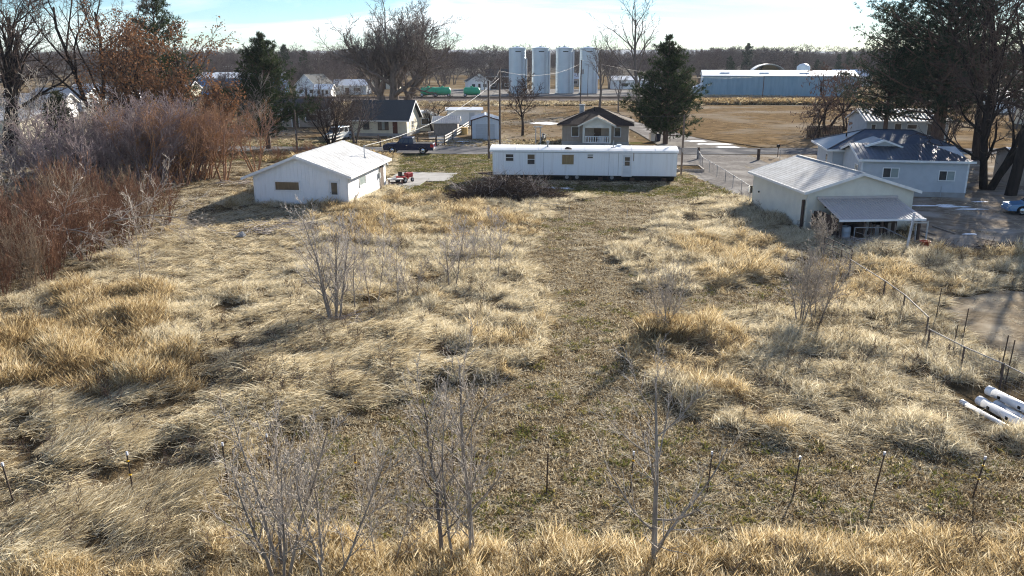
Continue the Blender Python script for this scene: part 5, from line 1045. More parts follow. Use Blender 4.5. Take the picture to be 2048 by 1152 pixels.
# great pines and dark bare trees at the upper right
tr, cr = conifer_meshes(75, 22.5, 9.0, .50, .16, 28, 6, .12, .44, .62, .5, .4, ntri=13); p = G(1838, 302)
place_tree('pine_tree', 'leftmost of the great dark pines behind the grey-blue house', 'tree', tr, cr, 'bark_pine', 'needle_blue', (p.x, p.y-3, 0), .3)
tr3, cr3 = conifer_meshes(76, 23.5, 8.4, .46, .2, 28, 6, .12, .44, .62, .5, .4, ntri=13); p = G(1868, 300)
place_tree('pine_tree', 'middle one of the great dark pines behind the grey-blue house', 'tree', tr3, cr3, 'bark_pine', 'needle_blue', (p.x, p.y-1, 0), 2.0)
place_tree('pine_tree', 'rightmost great dark pine at the upper right', 'tree', tr, cr, 'bark_pine', 'needle_blue', (60, 87, 0), 3.6, .98)
place_tree('pine_tree', 'lower limbed pine left of the great pines', 'tree', tr3, cr3, 'bark_pine', 'needle_blue', (44.5, 97, 0), 4.4, .7)
tr, cr, _ = bare_meshes(95, 17, .48, None, 2, .12, 2, n=(1, 8, 7, 6, 4), rmin=.014, t0=(.25, .2, .2, .15)); p = G(1930, 312)
place_tree('bare_tree', 'thick dark bare trunk right behind the end of the grey-blue house', 'tree', tr, cr, 'bark_dark', 'twig_brown', (p.x-1, p.y-4, 0), .3)
tr, cr, _ = bare_meshes(96, 10, .36, None, 4, .24, 2, n=(1, 7, 7, 6, 4), rmin=.014, t0=(.25, .2, .2, .15)); p = G(1972, 380)
place_tree('bare_tree', 'multi-stemmed dark bare tree by the end wall of the grey-blue house', 'tree', tr, cr, 'bark_dark', 'twig_brown', p, .3)
tr, cr, _ = bare_meshes(97, 16, .46, None, 1, .1, 2, n=(1, 9, 7, 6, 4), rmin=.012, t0=(.3, .2, .2, .15)); p = G(2020, 392)
place_tree('bare_tree', 'massive grey trunk of the tree beside the blue car', 'tree', tr, cr, 'bark_dark', 'twig_brown', p, .3)
tr, cr, _ = bare_meshes(98, 5, .10, None, 5, .35, 1, n=(1, 8, 6, 4), seg=(6, 4, 3, 2), rmin=.013); p = G(1890, 298)
place_tree('bare_tree', 'clump of thin bare stems between the great pine trunks', 'tree', tr, cr, 'bark_dark', 'twig_brown', p, .3)

# ------------------------------------------------------------------ far trees: individuals in view, then the far woods
far = []
for k in range(5):
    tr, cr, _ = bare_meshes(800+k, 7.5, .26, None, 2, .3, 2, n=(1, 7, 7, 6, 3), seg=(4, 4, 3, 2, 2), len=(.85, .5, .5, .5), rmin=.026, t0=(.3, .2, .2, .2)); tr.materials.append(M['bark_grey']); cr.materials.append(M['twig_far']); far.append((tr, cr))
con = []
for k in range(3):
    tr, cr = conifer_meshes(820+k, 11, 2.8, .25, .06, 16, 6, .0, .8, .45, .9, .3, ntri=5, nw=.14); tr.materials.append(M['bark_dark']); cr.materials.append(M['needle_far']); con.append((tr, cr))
frng = random.Random(12)
def far_tree(kind, x, y, s, label, group):
    tr, cr = frng.choice(far if kind == 'bare' else con); t = thing('far_tree', label, 'tree', (x, y, -.05), frng.uniform(0, 6.28), group); t.scale = (s, s, s*frng.uniform(.9, 1.15)); obj('trunk', tr, None, t); obj('crown', cr, None, t)
for k in range(150):
    y = frng.uniform(262, 480); x = frng.uniform(-.62, .62)*y
    if -8 < x < 42 and y < 285: continue
    if 50 < x < 120 and y < 330: y = frng.uniform(330, 480)
    far_tree('bare', x, y, frng.uniform(.75, 1.3), 'greyish bare tree in the far tree line', 'bare trees of the far tree line')
for px, y, s in ((596, 300, 1.25), (632, 290, 1.2), (740, 330, .9), (1340, 380, .9), (1468, 420, 1.5), (1440, 350, .9), (1495, 320, .75), (1400, 400, .8), (1560, 420, 1.1), (1600, 400, 1.0), (1640, 380, 1.0), (1660, 400, 1.2), (1320, 330, .8), (455, 330, .9), (240, 360, 1.0), (60, 330, 1.1), (1435, 390, 1.0), (1610, 440, .9), (985, 420, .8)):
    far_tree('con', (px-1024)/FPX*y*1.02, y, s, 'dark conifer in the far tree line', 'conifers of the far tree line')
n = 1300; yy = g.uniform(440, 1300, n); xx = g.uniform(-.75, .75, n)*yy; rot = np.zeros((n, 3)); rot[:, 2] = g.uniform(0, 6.28, n); s = g.uniform(1.1, 1.8, n)
woods = []
for k in range(3):
    a, b = far[k]; woods.append(b)
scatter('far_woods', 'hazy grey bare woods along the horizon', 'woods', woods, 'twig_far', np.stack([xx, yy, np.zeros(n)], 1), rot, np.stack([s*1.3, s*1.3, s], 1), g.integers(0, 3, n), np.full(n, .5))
for k in range(26):
    y = frng.uniform(236, 275); x = frng.uniform(-150, -20); far_tree('bare', x, y, frng.uniform(.5, .95), 'low greyish bare tree beyond the railway at left', 'bare trees beyond the railway at left')
for k in range(14): far_tree('bare', frng.uniform(-75, -45), frng.uniform(104, 190), frng.uniform(.5, .9), 'bare tree among the houses across the road at left', 'bare trees across the road at left')
for k in range(12): far_tree('bare', frng.uniform(60, 120), frng.uniform(105, 190), frng.uniform(.5, .9), 'bare tree among the lots at the right', 'bare trees at the right lots')
# ------------------------------------------------------------------ brush pile in front of the mobile home
def brush_pile():
    c = BP; t = thing('brush_pile', 'heap of cut branches, dark inside with grey twigs, before the mobile home', 'brush pile', (c.x, c.y, 0)); rng = random.Random(77)
    def limbs(n, pale, L0, L1, r0, hmax, sx, sy, up):
        br = []
        for k in range(n):
            a = rng.uniform(0, 6.28); rr = math.sqrt(rng.random()); x, y = rr*sx*math.cos(a), rr*sy*math.sin(a); z = rng.uniform(.02, hmax*(1-rr**1.6)+.1); th = rng.uniform(0, 6.28); el = rng.gauss(up, .28)
            d = Vector((math.cos(th)*math.cos(el), math.sin(th)*math.cos(el), math.sin(el))); L_ = rng.uniform(L0, L1); pts = [Vector((x, y, z))]; rad = [r0*rng.uniform(.6, 1.4)]
            for s in range(4):
                d = (d+Vector((rng.gauss(0, .14), rng.gauss(0, .14), rng.gauss(-.02, .1)))).normalized(); q_ = pts[-1]+d*L_/4; q_.z = max(.02, q_.z); pts.append(q_); rad.append(max(.004, rad[0]*(1-.8*(s+1)/4)))
            br.append((pts, rad))
            for m in range(3):
                i = rng.randint(1, 3); dd = (d+Vector((rng.gauss(0, .6), rng.gauss(0, .6), rng.gauss(.15, .4)))).normalized(); l2 = L_*.3; br.append(([pts[i], pts[i]+dd*l2*.5, pts[i]+dd*l2+Vector((0, 0, rng.gauss(0, .05)))], [rad[i]*.6, rad[i]*.4, .004]))
        return br
    obj('branches', tube_mesh('branches', [(limbs(1500, 0, .8, 2.2, .026, 1.75, 4.7, 2.3, .05), 4)]), 'brush_dark', t)
    obj('logs', tube_mesh('logs', [(limbs(26, 0, 1.2, 2.4, .06, .5, 3.2, 1.2, .0), 6)]), 'bark_dark', t)
    obj('pale_twigs', tube_mesh('pale_twigs', [(limbs(190, 1, 1.0, 2.2, .014, 1.8, 4.0, 2.0, .75), 3)]), 'brush_pale', t)
brush_pile()
c = G(935, 398); n_ = 3
def small_pile(px, py, label, seed, s=1, m='brush_pale'):
    c = G(px, py); rng = random.Random(seed); t = thing('branch_litter', label, 'branches', (c.x, c.y, lz(c.x, c.y))); br = []
    for k in range(int(60*s)):
        x, y = rng.gauss(0, 1.1*s), rng.gauss(0, .5*s); th = rng.uniform(0, 6.28); d = Vector((math.cos(th), math.sin(th), rng.gauss(.08, .12))); L_ = rng.uniform(.5, 1.6); p = Vector((x, y, rng.uniform(.05, .3)))
        br.append(([p, p+d*L_*.5, p+d*L_+Vector((rng.gauss(0, .1), rng.gauss(0, .1), rng.gauss(0, .06)))], [rng.uniform(.012, .03), .012, .006]))
    obj('branches', tube_mesh('branches', [(br, 4)]), m, t)
small_pile(520, 468, 'pale broken branches scattered in front of the white shed', 1, 1.4); small_pile(600, 455, 'few pale sticks in the shade line of the white shed', 2, .8); small_pile(690, 655, 'grey fallen sticks at the foot of the largest field sapling', 3, .5)
small_pile(2030, 505, 'dark branch heap at the right edge behind the corral', 4, 1.5, 'brush_dark'); small_pile(497, 372, 'white bleached roots heaped against the left shed corner', 6, 1.2, 'brush_pale'); small_pile(1735, 500, 'dry sticks among the weeds before the lean-to', 8, .8)
# grey tarp scrap, rocks
p = G(470, 478); t = tag(MB().add([(0, 0, 0), (.7, .1, 0), (.9, .5, .1), (.1, .6, .05), (.35, .2, .55), (.6, .35, .75)], [(0, 1, 4), (1, 2, 5, 4), (2, 3, 5), (3, 0, 4, 5)]).build('tarp_scrap', 'galv_dull'), 'crumpled grey tarp scrap lying among the sticks at left', 'tarp'); t.location = (p.x, p.y, .12); t.scale = (.7, .6, .45)

# ------------------------------------------------------------------ T-posts
def tpost_mesh():
    a = MB(); a.box(-.025, .025, -.004, .004, -.1, 1.45); a.box(-.004, .004, .004, .045, -.1, 1.45)
    for k in range(24): a.box(-.012, .012, -.012, -.004, .1+k*.055, .125+k*.055)
    b = MB().box(-.028, .028, -.010, .048, 1.36, 1.47); c = MB(); c.box(-.04, .04, -.03, .012, 1.16, 1.20); d = MB(); d.box(-.04, .04, -.03, .012, .70, .74)
    return [x.mesh(n) for x, n in ((a, 'shaft'), (b, 'cap'), (c, 'insulator'), (d, 'insulator'))]
TP = tpost_mesh()
def tpost(px, py, label, h=1.0, tilt=(0, 0), cap=True, clips=True, group='steel posts of the front fence line', rz=0):
    p = G(px, py); t = thing('fence_post', label, 'post', (p.x, p.y, lz(p.x, p.y)-.05), 0, group); t.rotation_euler = (tilt[0], tilt[1], rz); t.scale = (.75, .75, h)
    obj('shaft', TP[0], 'post_steel', t)
    if cap: obj('cap', TP[1], 'cap_white', t)
    if clips: obj('insulator', TP[2], 'clip_yellow', t); obj('insulator', TP[3], 'clip_yellow', t)
for k, (px, py, cap, cl, til, lab) in enumerate((
    (31, 1020, 1, 0, R(-4), 'leftmost steel post of the front fence line, pale cap'), (270, 1008, 1, 1, 0, 'second steel post from the left in the front line, yellow clips'), (457, 978, 1, 0, R(-1), 'third steel post from the left in the front line'),
    (541, 952, 1, 1, 0, 'steel post behind the bottom left sapling clump'), (715, 992, 0, 1, 0, 'steel post without cap between the two left sapling clumps'), (906, 965, 0, 0, R(1), 'dark steel post just left of the tallest front sapling'),
    (1093, 992, 0, 0, R(1), 'dark steel post right of the tallest front sapling'), (1260, 990, 1, 1, R(2), 'steel post left of the stout front sapling'), (1414, 988, 1, 0, R(2), 'steel post right of the stout front sapling'),
    (1585, 1000, 1, 0, R(3), 'third steel post from the right in the front line'), (1748, 990, 1, 0, R(5), 'second steel post from the right in the front line'), (1944, 1000, 1, 1, R(6), 'rightmost steel post of the front fence line'))):
    tpost(px, py, lab, .82, (R(2), til), bool(cap), bool(cl))

# ------------------------------------------------------------------ pipe-rail and wire fence on the right
def rail_fence():
    top = [(1701, 519), (1770.6, 562), (1810, 590), (1857, 634)]; zt = 1.05
    P_ = [G(u, v, zt) for u, v in top]; Q_ = [G(u, v, .9) for u, v in ((1860, 659), (1929, 694), (2008, 728), (2075, 762))]
    t = thing('wire_fence', 'pipe-railed wire mesh fence running from the gate to the right edge', 'fence', (P_[0].x, P_[0].y, 0)); o = P_[0].copy(); o.z = 0
    P_ = [p-o for p in P_]; Q_ = [p-o for p in Q_]
    for a, b in list(zip(P_[:-1], P_[1:]))+list(zip(Q_[:-1], Q_[1:])): MB().bar(a, b, .022, None, 7).build('rail', 'rail_grey', t)
    for p in P_+Q_: MB().bar((p.x, p.y, -.1), (p.x, p.y, p.z+.02), .035, None, 7).build('post', 'wood_pole', t)
    w_ = MB()
    for a, b in list(zip(P_[:-1], P_[1:]))+[(P_[-1], Q_[0])]+list(zip(Q_[:-1], Q_[1:])):
        n = max(2, int((b-a).length/.16))
        for k in range(6): w_.bar((a.x, a.y, .1+k*.15), (b.x, b.y, .1+k*.15), .004, None, 3, False)
        for k in range(n): c_ = a.lerp(b, k/n); w_.bar((c_.x, c_.y, .05), (c_.x, c_.y, .9), .003, None, 3, False)
    w_.build('wire_mesh', 'rail_grey', t, kind='stuff')
rail_fence()
RP = 'steel posts along the corral'
for px, py, h, lab in ((1870, 648, .95, 'steel post behind the rail where the fence kinks'), (1923, 690, .95, 'dark steel post midway along the corral fence'), (1906, 702, .6, 'short steel post in the corral fence'), (1998, 760, 1.05, 'left of the paired steel posts at the right edge'), (2010, 772, 1.1, 'right of the paired steel posts at the right edge')):
    tpost(px, py, lab, h, (0, R(2)), False, False, RP)
def gate():
    a = G(1650, 474, 1.45); b = G(1704.6, 500, 1.4); t = thing('farm_gate', 'tubular farm gate standing open by the lean-to', 'gate', (a.x, a.y, 0)); d = b-a; d.z = 0; L_ = d.length; t.rotation_euler = (0, 0, math.atan2(d.y, d.x))
    for z in (.35, .62, .9, 1.15, 1.45): MB().bar((0, 0, z), (L_, 0, z), .024, None, 6).build('rail', 'wood_pole', t)
    for x in (0, L_*.33, L_*.66, L_): MB().bar((x, 0, .3), (x, 0, 1.47), .026, None, 6).build('upright', 'wood_pole', t)
gate()
PG = 'wooden posts by the lean-to'
for px, py, zt, lab, r in ((1601, 462, 2.0, 'tall dark wooden post against the corner of the cream shed', .11), (1644, 482, 1.75, 'wooden post left of the farm gate hinge', .09), (1622, 470, 1.35, 'dark wooden post between the shed corner and the gate', .08)):
    p = G(px, py); tag(MB().bar((0, 0, -.1), (0, 0, zt), r, r*.92, 8).build('wooden_post', 'wood_dark'), lab, 'post', PG).location = p
# lean-to clutter: each a thing of its own
x_ = [('drum', 1.3, -2.6, 'blue-grey drum under the left end of the lean-to', 'drum'), ('drum', 3.1, -2.5, 'dull steel drum under the middle of the lean-to', 'drum')]
for nm, a, b, lab, cat in x_:
    t = thing('steel_drum', lab, cat, rsw(a, b)); MB().lathe([(0, 0), (.29, 0), (.29, .28), (.305, .3), (.29, .32), (.29, .58), (.305, .6), (.29, .62), (.29, .88), (.27, .88), (.27, .85), (0, .85)], n=18).build('shell', 'door_grey', t, smooth=True)
    MB().bar((.12, 0, .85), (.12, 0, .875), .03).build('bung', 'black', t)
for a, b, L_, lab, mm in ((2.2, -3.2, 1.0, 'short weathered board standing left of the stalls', 'wood_weathered'), (4.0, -3.3, 1.1, 'weathered board standing in the middle of the lean-to opening', 'wood_weathered'), (4.9, -3.2, .9, 'tan board standing at the right side of the lean-to', 'plywood'), (5.3, -3.3, .95, 'pale board standing next to the tan one', 'white_wood')):
    tag(MB().plank((0, 0, 0), (.06, .25, L_), .16, .03, (0, 1, 0)).build('loose_plank', mm), lab, 'plank', 'planks under the lean-to').location = rsw(a, b)
tb = thing('pipe_rack', 'bent steel pipe rail under the lean-to', 'rail', rsw(1.5, -3.3)); MB().tube([(0, 0, .0), (0, 0, .95), (1.7, 0, .95), (3.2, -.3, .25)], .03, 6).build('rail', 'galv_dull', tb)
p0 = G(1811, 509); p1 = G(1834, 452, 2.0)
t = thing('leaning_beam', 'white painted beam leaning at the right end of the lean-to', 'beam', (p0.x, p0.y, 0)); dv = Vector((1.0, 1.6, 2.0)); MB().plank((0, 0, 0), dv, .2, .12).build('beam', 'white_wood', t); MB().plank(dv*.55+Vector((0, -.065, .02)), dv*.8+Vector((0, -.065, .02)), .12, .01).build('dark_patch', 'black', t)
tag(MB().plank((0, 0, 1.2), (-1.1, .3, 1.15), .1, .06).bar((0, 0, 0), (0, 0, 1.25), .05).build('cross_brace', 'white_wood'), 'short white cross brace behind the leaning beam', 'brace').location = rsw(5.9, -3.4)
p = G(1848, 497); t = thing('orange_tub', 'orange plastic tub on the dirt right of the lean-to', 'tub', p); MB().lathe([(0, .02), (.2, .02), (.27, .42), (.31, .42), (.31, .45), (.25, .45), (.19, .06), (0, .06)], n=18).build('body', 'orange', t, smooth=True); MB().tube([(.28, 0, .43), (.33, 0, .36), (.28, 0, .30)], .015).build('handle', 'orange', t)
# logs beside the yard
for k, (a, b, lab) in enumerate((((1838, 463), (1872, 473), 'upper thin pole lying on the dirt right of the lean-to'), ((1842, 474), (1930, 505), 'lower long pole lying along the edge of the dirt yard'), ((1865, 455), (1910, 470), 'short branch on the shaded dirt yard'))):
    A_, B_ = G(*a), G(*b); tag(MB().bar((0, 0, .1), (B_.x-A_.x, B_.y-A_.y, .1), .06, .04, 6).build('pole_log', 'wood_weathered'), lab, 'log', 'poles on the dirt yard').location = A_

# ------------------------------------------------------------------ white irrigation pipes at the right
def gated_pipe(a, b, r, label, z, m='pvc'):
    A_, B_ = G(*a), G(*b); d = B_-A_; L_ = d.length; t = thing('irrigation_pipe', label, 'pipe', (A_.x, A_.y, z), math.atan2(d.y, d.x), 'white irrigation pipes'); n = 20
    prof = []
    ob = MB(); ob.xf = lambda x, y, zz: (zz, x, y)
    ob.lathe([(r*.9, .02), (r, 0), (r, L_), (r*.92, L_), (r*.92, L_-.02)], (0, r, 0), n); ob.build('tube', m, t, smooth=True)
    ob = MB(); ob.xf = lambda x, y, zz: (zz, x, y); ob.lathe([(r+.012, .0), (r+.012, .22), (r, .23)], (0, r, 0), n); ob.build('collar', m, t, smooth=True)
    if r > .1:
        for k in range(6):
            g_ = MB(); g_.box(.5+k*.76, .6+k*.76, -r-.012, -r+.02, r-.05, r+.04); g_.build('gate', 'black', t)
gated_pipe((1956, 812), (2075, 880), .14, 'fat white irrigation pipe with dark gates, left of the stack', .06); gated_pipe((1972, 806), (2090, 866), .14, 'fat white irrigation pipe in the middle of the stack', .30); gated_pipe((2015, 818), (2100, 858), .14, 'fat white irrigation pipe at the right of the stack', .08); gated_pipe((1921, 815), (2080, 905), .075, 'thin white pipe lying apart left of the stack', .12)
gated_pipe((1990, 818), (2085, 872), .13, 'lower white irrigation pipe under the stack', .03)

# ------------------------------------------------------------------ utility poles and wires
def upole(px, py, zt, label, r=.14, arm=False, tf=False, Y=None, m='wood_pole'):
    p = G(px, py)
    if Y: p = Vector(((px-1024)/FPX*(Y*CP+CAM_H*SP), Y, 0))
    t = thing('utility_pole', label, 'pole', (p.x, p.y, 0)); MB().bar((0, 0, -.1), (0, 0, zt), r, r*.72, 9).build('pole', m, t)
    if arm:
        MB().box(-1.2, 1.2, -.06, .06, zt-.75, zt-.62).build('crossarm', m, t)
        for x in (-1.1, -.4, .4, 1.1): MB().bar((x, 0, zt-.62), (x, 0, zt-.42), .05, .03).build('insulator', 'white_trim', t)
    if tf: MB().lathe([(0, 0), (.22, 0), (.24, .1), (.24, .75), (.2, .82), (0, .84)], (.32, 0, zt-2.4), 12).build('transformer', 'galv_dull', t)
    MB().box(-.03, .03, -r-.05, -r+.02, 2.2, 2.6).build('meter_can', 'galv_dull', t)
    return Vector((p.x, p.y, zt))
pa = upole(978, 320, 8.3, 'dark utility pole rising behind the left end of the mobile home'); pb = upole(1000, 290, 9.5, 'taller utility pole just right of the first, by the garage', Y=101)
pc = upole(1160, 200, 10.3, 'utility pole behind the bungalow roof in front of the fourth silo', tf=True, Y=150); pd = upole(1362, 352, 5.6, 'slim pole at the right end of the mobile home', .10); pe = upole(595, 306, 4.9, 'leaning short pole behind the white shed roof', .12)
pf = upole(1524, 216, 6.4, 'utility pole standing before the metal warehouse', .13, Y=205); pg = upole(461, 210, 9, 'far pole left of the road pine', .13, True, Y=230); ph = upole(1175, 190, 9, 'thin pole at the foot of the rightmost silo', .09, Y=240)
pk = upole(640, 195, 11, 'far pole with crossarm above the black-roofed house', .13, True, Y=262)
def wire(a, b, sag, label, r=.012, m='cable_dark', name='overhead_wire'):
    a, b = Vector(a), Vector(b); pts = []
    for k in range(17): f = k/16; p = a.lerp(b, f)-a; p.z -= sag*4*f*(1-f); pts.append(p)
    o = obj(name, tube_mesh(name, [([(pts, [r]*17)], 4)]), m); o.location = a; tag(o, label, 'wire')
wire(MAST, pb+Vector((0, 0, -1.2)), 1.1, 'white service cable from the shed mast up to the pole by the garage', .02, 'cable')
wire(pa+Vector((0, 0, -.3)), pb+Vector((0, 0, -.3)), .3, 'short dark wire between the two poles near the garage'); wire(pb+Vector((0, 0, -.4)), pc+Vector((0, 0, -.5)), 1.2, 'dark wire from the garage pole to the pole behind the bungalow', .018)
wire(pa+Vector((0, 0, -.9)), pd+Vector((0, 0, -.1)), .9, 'thin wire over the mobile home between its two poles'); wire(pc, pf, 1.5, 'dark wire from the bungalow pole toward the warehouse pole', .02); wire(pb+Vector((0, 0, -2.4)), (-8, 121, 3.2), .6, 'pale cable from the garage pole to the white store', .025, 'cable'); wire(pg, pk, 1.2, 'far wire between the two poles with crossarms', .03)

# ------------------------------------------------------------------ vehicles
def wheel(t, x, y, r, wd, side):
    w_ = MB(); w_.xf = lambda a, b, c_: (x+a, y+side*c_, r+b)
    w_.lathe([(r*.6, 0), (r*.97, 0), (r, .03), (r, wd-.03), (r*.97, wd), (r*.6, wd)], n=20); wo = w_.build('wheel', 'rubber', t, smooth=True)
    w_ = MB(); w_.xf = lambda a, b, c_: (x+a, y+side*c_, r+b); w_.lathe([(r*.62, wd-.03), (r*.55, wd-.07), (r*.2, wd-.04), (0, wd-.03)], n=12); w_.build('rim', 'chrome', wo)
def arch_body(L_, wd, prof, wheels, wr, z0):
    """side profile with wheel arches cut, extruded across, upper edge pulled in"""
    pts = [(p[0], p[1]) for p in prof]; low = []
    xs = sorted(wheels); cur = 0
    for wx in xs:
        low.append((wx-wr*1.22, z0))
        for k in range(9): a = math.pi*(1-k/8); low.append((wx+wr*1.2*math.cos(a), wr*.95+max(0, wr*1.12*math.sin(a))-(0 if 0 < k < 8 else wr*.95-z0)))
        low.append((wx+wr*1.22, z0))
    poly = [(0.02, z0)]+low+[(L_-.02, z0)]+pts[::-1]
    mb = MB(); n = len(poly); zt = max(p[1] for p in poly)
    ins = lambda z: .02+.05*max(0, (z-z0)/(zt-z0))**2
    vs = [(x, -wd/2+ins(z), z) for x, z in poly]+[(x, wd/2-ins(z), z) for x, z in poly]
    mb.add(vs, [tuple(range(n)), tuple(range(2*n-1, n-1, -1))]+[(i, i+n, (i+1) % n+n, (i+1) % n) for i in range(n)]); return mb
def cabin(xs, z0, z1, wd, paint, t, glassfrac=.78, split=()):
    """greenhouse: bottom x range, top x range; glass panels set proud between pillars"""
    b0, b1, t0, t1 = xs; wb, wt = wd/2-.07, wd/2-.2
    mb = MB(); mb.add([(b0, -wb, z0), (b1, -wb, z0), (b1, wb, z0), (b0, wb, z0), (t0, -wt, z1), (t1, -wt, z1), (t1, wt, z1), (t0, wt, z1)], [(4, 5, 6, 7), (0, 1, 5, 4), (1, 2, 6, 5), (2, 3, 7, 6), (3, 0, 4, 7)]); c_ = mb.build('cabin', paint, t, bevel=.05)
    def pan(p, name):
        P_ = [Vector(q_) for q_ in p]; nn = (P_[1]-P_[0]).cross(P_[3]-P_[0]).normalized(); MB().add([tuple(q_+nn*.008) for q_ in P_]+[tuple(q_-nn*.02) for q_ in P_], [(0, 1, 2, 3), (0, 4, 5, 1), (1, 5, 6, 2), (2, 6, 7, 3), (3, 7, 4, 0)]).build(name, 'glass', c_)
    lo, hi = .1, .88
    def side(s, f): z = z0+(z1-z0)*f; return s*(wb+(wt-wb)*f), z
    for s in (-1, 1):
        cuts = [0]+list(split)+[1]
        for u0, u1 in zip(cuts[:-1], cuts[1:]):
            e = .035; q_ = []
            for u, f in ((u0+e, lo), (u1-e, lo), (u1-e, hi), (u0+e, hi)):
                y, z = side(s, f); x = (b0+(b1-b0)*u)*(1-f)+(t0+(t1-t0)*u)*f; q_.append((x, y, z))
            pan(q_ if s < 0 else [q_[1], q_[0], q_[3], q_[2]], 'side_window')
    for x_b, x_t, nm, fl in ((b0, t0, 'windscreen', 1), (b1, t1, 'rear_window', 0)):
        q_ = []
        for s, f in ((1, lo), (-1, lo), (-1, hi), (1, hi)):
            y, z = side(s*.9, f); q_.append((x_b+(x_t-x_b)*f, y, z))
        pan(q_ if fl else [q_[1], q_[0], q_[3], q_[2]], nm)
    return c_
def pickup(px, py, rz, label, paint='paint_navy'):
    p = G(px, py); t = thing('pickup_truck', label, 'pickup', (p.x, p.y, .05), rz); L_, wd, wr = 5.75, 1.95, .40; z0 = .42
    prof = [(0.0, .5), (0, .95), (.1, 1.06), (.6, 1.12), (1.55, 1.17), (3.45, 1.17), (5.7, 1.17), (5.75, 1.1), (5.75, .55)]
    b = arch_body(L_, wd, prof, (1.0, 4.55), wr, z0).build('body', paint, t, bevel=.03)
    cabin((1.45, 3.52, 2.15, 3.38), 1.16, 1.86, wd, paint, t, split=(.36, .7))
    MB().box(3.62, 5.62, -.82, .82, 1.175, 1.19).build('bed_cover', 'black', t)
    for y in (-.93, .93): MB().box(3.58, 5.72, y-.045, y+.045, 1.165, 1.215).build('bed_rail', paint, t)
    MB().box(-.12, .06, -.93, .93, .42, .66).build('front_bumper', 'chrome', t); MB().box(5.74, 5.92, -.93, .93, .45, .66).build('rear_bumper', 'chrome', t)
    MB().box(-.02, .02, -.5, .5, .68, .98).build('grille', 'chrome', t)
    for y in (-.75, .75): MB().box(-.03, .12, y-.17, y+.17, .76, .98).build('headlight', 'lamp', t); MB().box(5.72, 5.765, y-.05 if y > 0 else y-.16, y+.16 if y > 0 else y+.05, .75, 1.12).build('taillight', 'tail_red', t); MB().box(5.45, 5.72, y*1.27-.015, y*1.27+.015, .78, 1.1).build('side_marker', 'tail_red', t)
    for y, s in ((-1.14, 1), (1.14, -1)): MB().box(1.75, 1.95, min(y, y+s*.2), max(y, y+s*.2), 1.22, 1.4).build('mirror', paint, t)
    for y in (-.96, .96):
        for x in (2.62, ): MB().box(x, x+.16, y-.02, y+.02, .98, 1.02).build('door_handle', 'chrome', t)
    for x in (1.0, 4.55):
        for y, s in ((-.98+.26, -1), (.98-.26, 1)): wheel(t, x, y, wr, .26, s)
    return t
pickup(770, 307, R(-3), 'dark navy pickup truck parked along the road')
def car(loc, rz, label, paint, L_=4.4, wd=1.76, h=1.42, suv=False, group=None, name='parked_car'):
    t = thing(name, label, 'car', loc, rz, group); wr = .32 if not suv else .36; z0 = .28 if not suv else .36; bz = .80 if not suv else 1.0
    prof = [(0, z0+.15), (0.02, bz-.22), (.12, bz-.12), (1.1, bz), (L_-.55 if not suv else L_-.1, bz+.04), (L_-.03, bz-.02), (L_, z0+.2)]
    arch_body(L_, wd, prof, (.82, L_-.85), wr, z0).build('body', paint, t, bevel=.04)
    cabin((1.02, L_-.35, 1.75, L_-.95) if not suv else (1.0, L_-.06, 1.6, L_-.35), bz, h if not suv else 1.75, wd, paint, t, split=(.5,) if not suv else (.4, .72))
    for y in (-.62, .62): MB().box(-.02, .16, y-.15, y+.15, bz-.26, bz-.12).build('headlight', 'lamp', t); MB().box(L_-.05, L_+.015, y-.12, y+.12, bz-.24, bz-.06).build('taillight', 'tail_red', t)
    MB().box(-.06, .06, -wd/2+.06, wd/2-.06, z0, z0+.2).build('front_bumper', paint, t); MB().box(L_-.06, L_+.06, -wd/2+.06, wd/2-.06, z0, z0+.22).build('rear_bumper', paint, t)
    for y, s in ((-wd/2-.12, 1), (wd/2+.12, -1)): MB().box(1.45, 1.6, min(y, y+s*.15), max(y, y+s*.15), bz+.03, bz+.15).build('mirror', paint, t)
    for x in (.82, L_-.85):
        for y, s in ((-wd/2+.2, -1), (wd/2-.2, 1)): wheel(t, x, y, wr, .21, s)
    return t
p = G(2010, 428); car((p.x+.1, p.y+.2, .05), R(-14), 'light blue hatchback car at the right edge beside the big trunk', 'paint_blue', 4.3, 1.72, 1.4)
p = G(655, 285); car((p.x, p.y+1, .03), R(70), 'pale silver truck-like car parked behind the dark bare tree at left', 'paint_silver', 4.7, 1.85, suv=True)
p = G(485, 272); car((p.x-1, p.y, .03), R(10), 'silver car behind the willows left of the road pine', 'paint_silver')
p = G(30, 262); car((p.x, p.y, .03), R(20), 'dark car at the far left edge among trees', 'paint_navy')
p = G(848, 262); t = thing('utility_trailer', 'small red-framed flat trailer beside the cream house', 'trailer', (p.x, p.y, .03), R(80)); MB().box(0, 2.6, -.75, .75, .5, .58).build('deck', 'wood_dark', t)
for y in (-.75, .75): MB().box(0, 2.6, y-.03, y+.03, .58, .85).build('side_rail', 'red_door', t)
for y, s in ((-.8, -1), (.8, 1)): wheel(t, 1.4, y, .3, .18, s)
MB().bar((2.6, 0, .5), (3.6, 0, .45), .04).build('drawbar', 'red_door', t)
p = G(846, 252); t = thing('camper_shell', 'white camper body standing beside the cream house', 'camper', (p.x, p.y, .03), R(4)); MB().box(-1.1, 1.1, 0, 3, .5, 2.3).build('body', 'paint_white', t, bevel=.12); window(t, FRONT(0), -.6, .6, 1.3, 1.9, 'glass', nv=1); MB().box(-.9, .9, .3, 2.7, .05, .5).build('base', 'black', t)
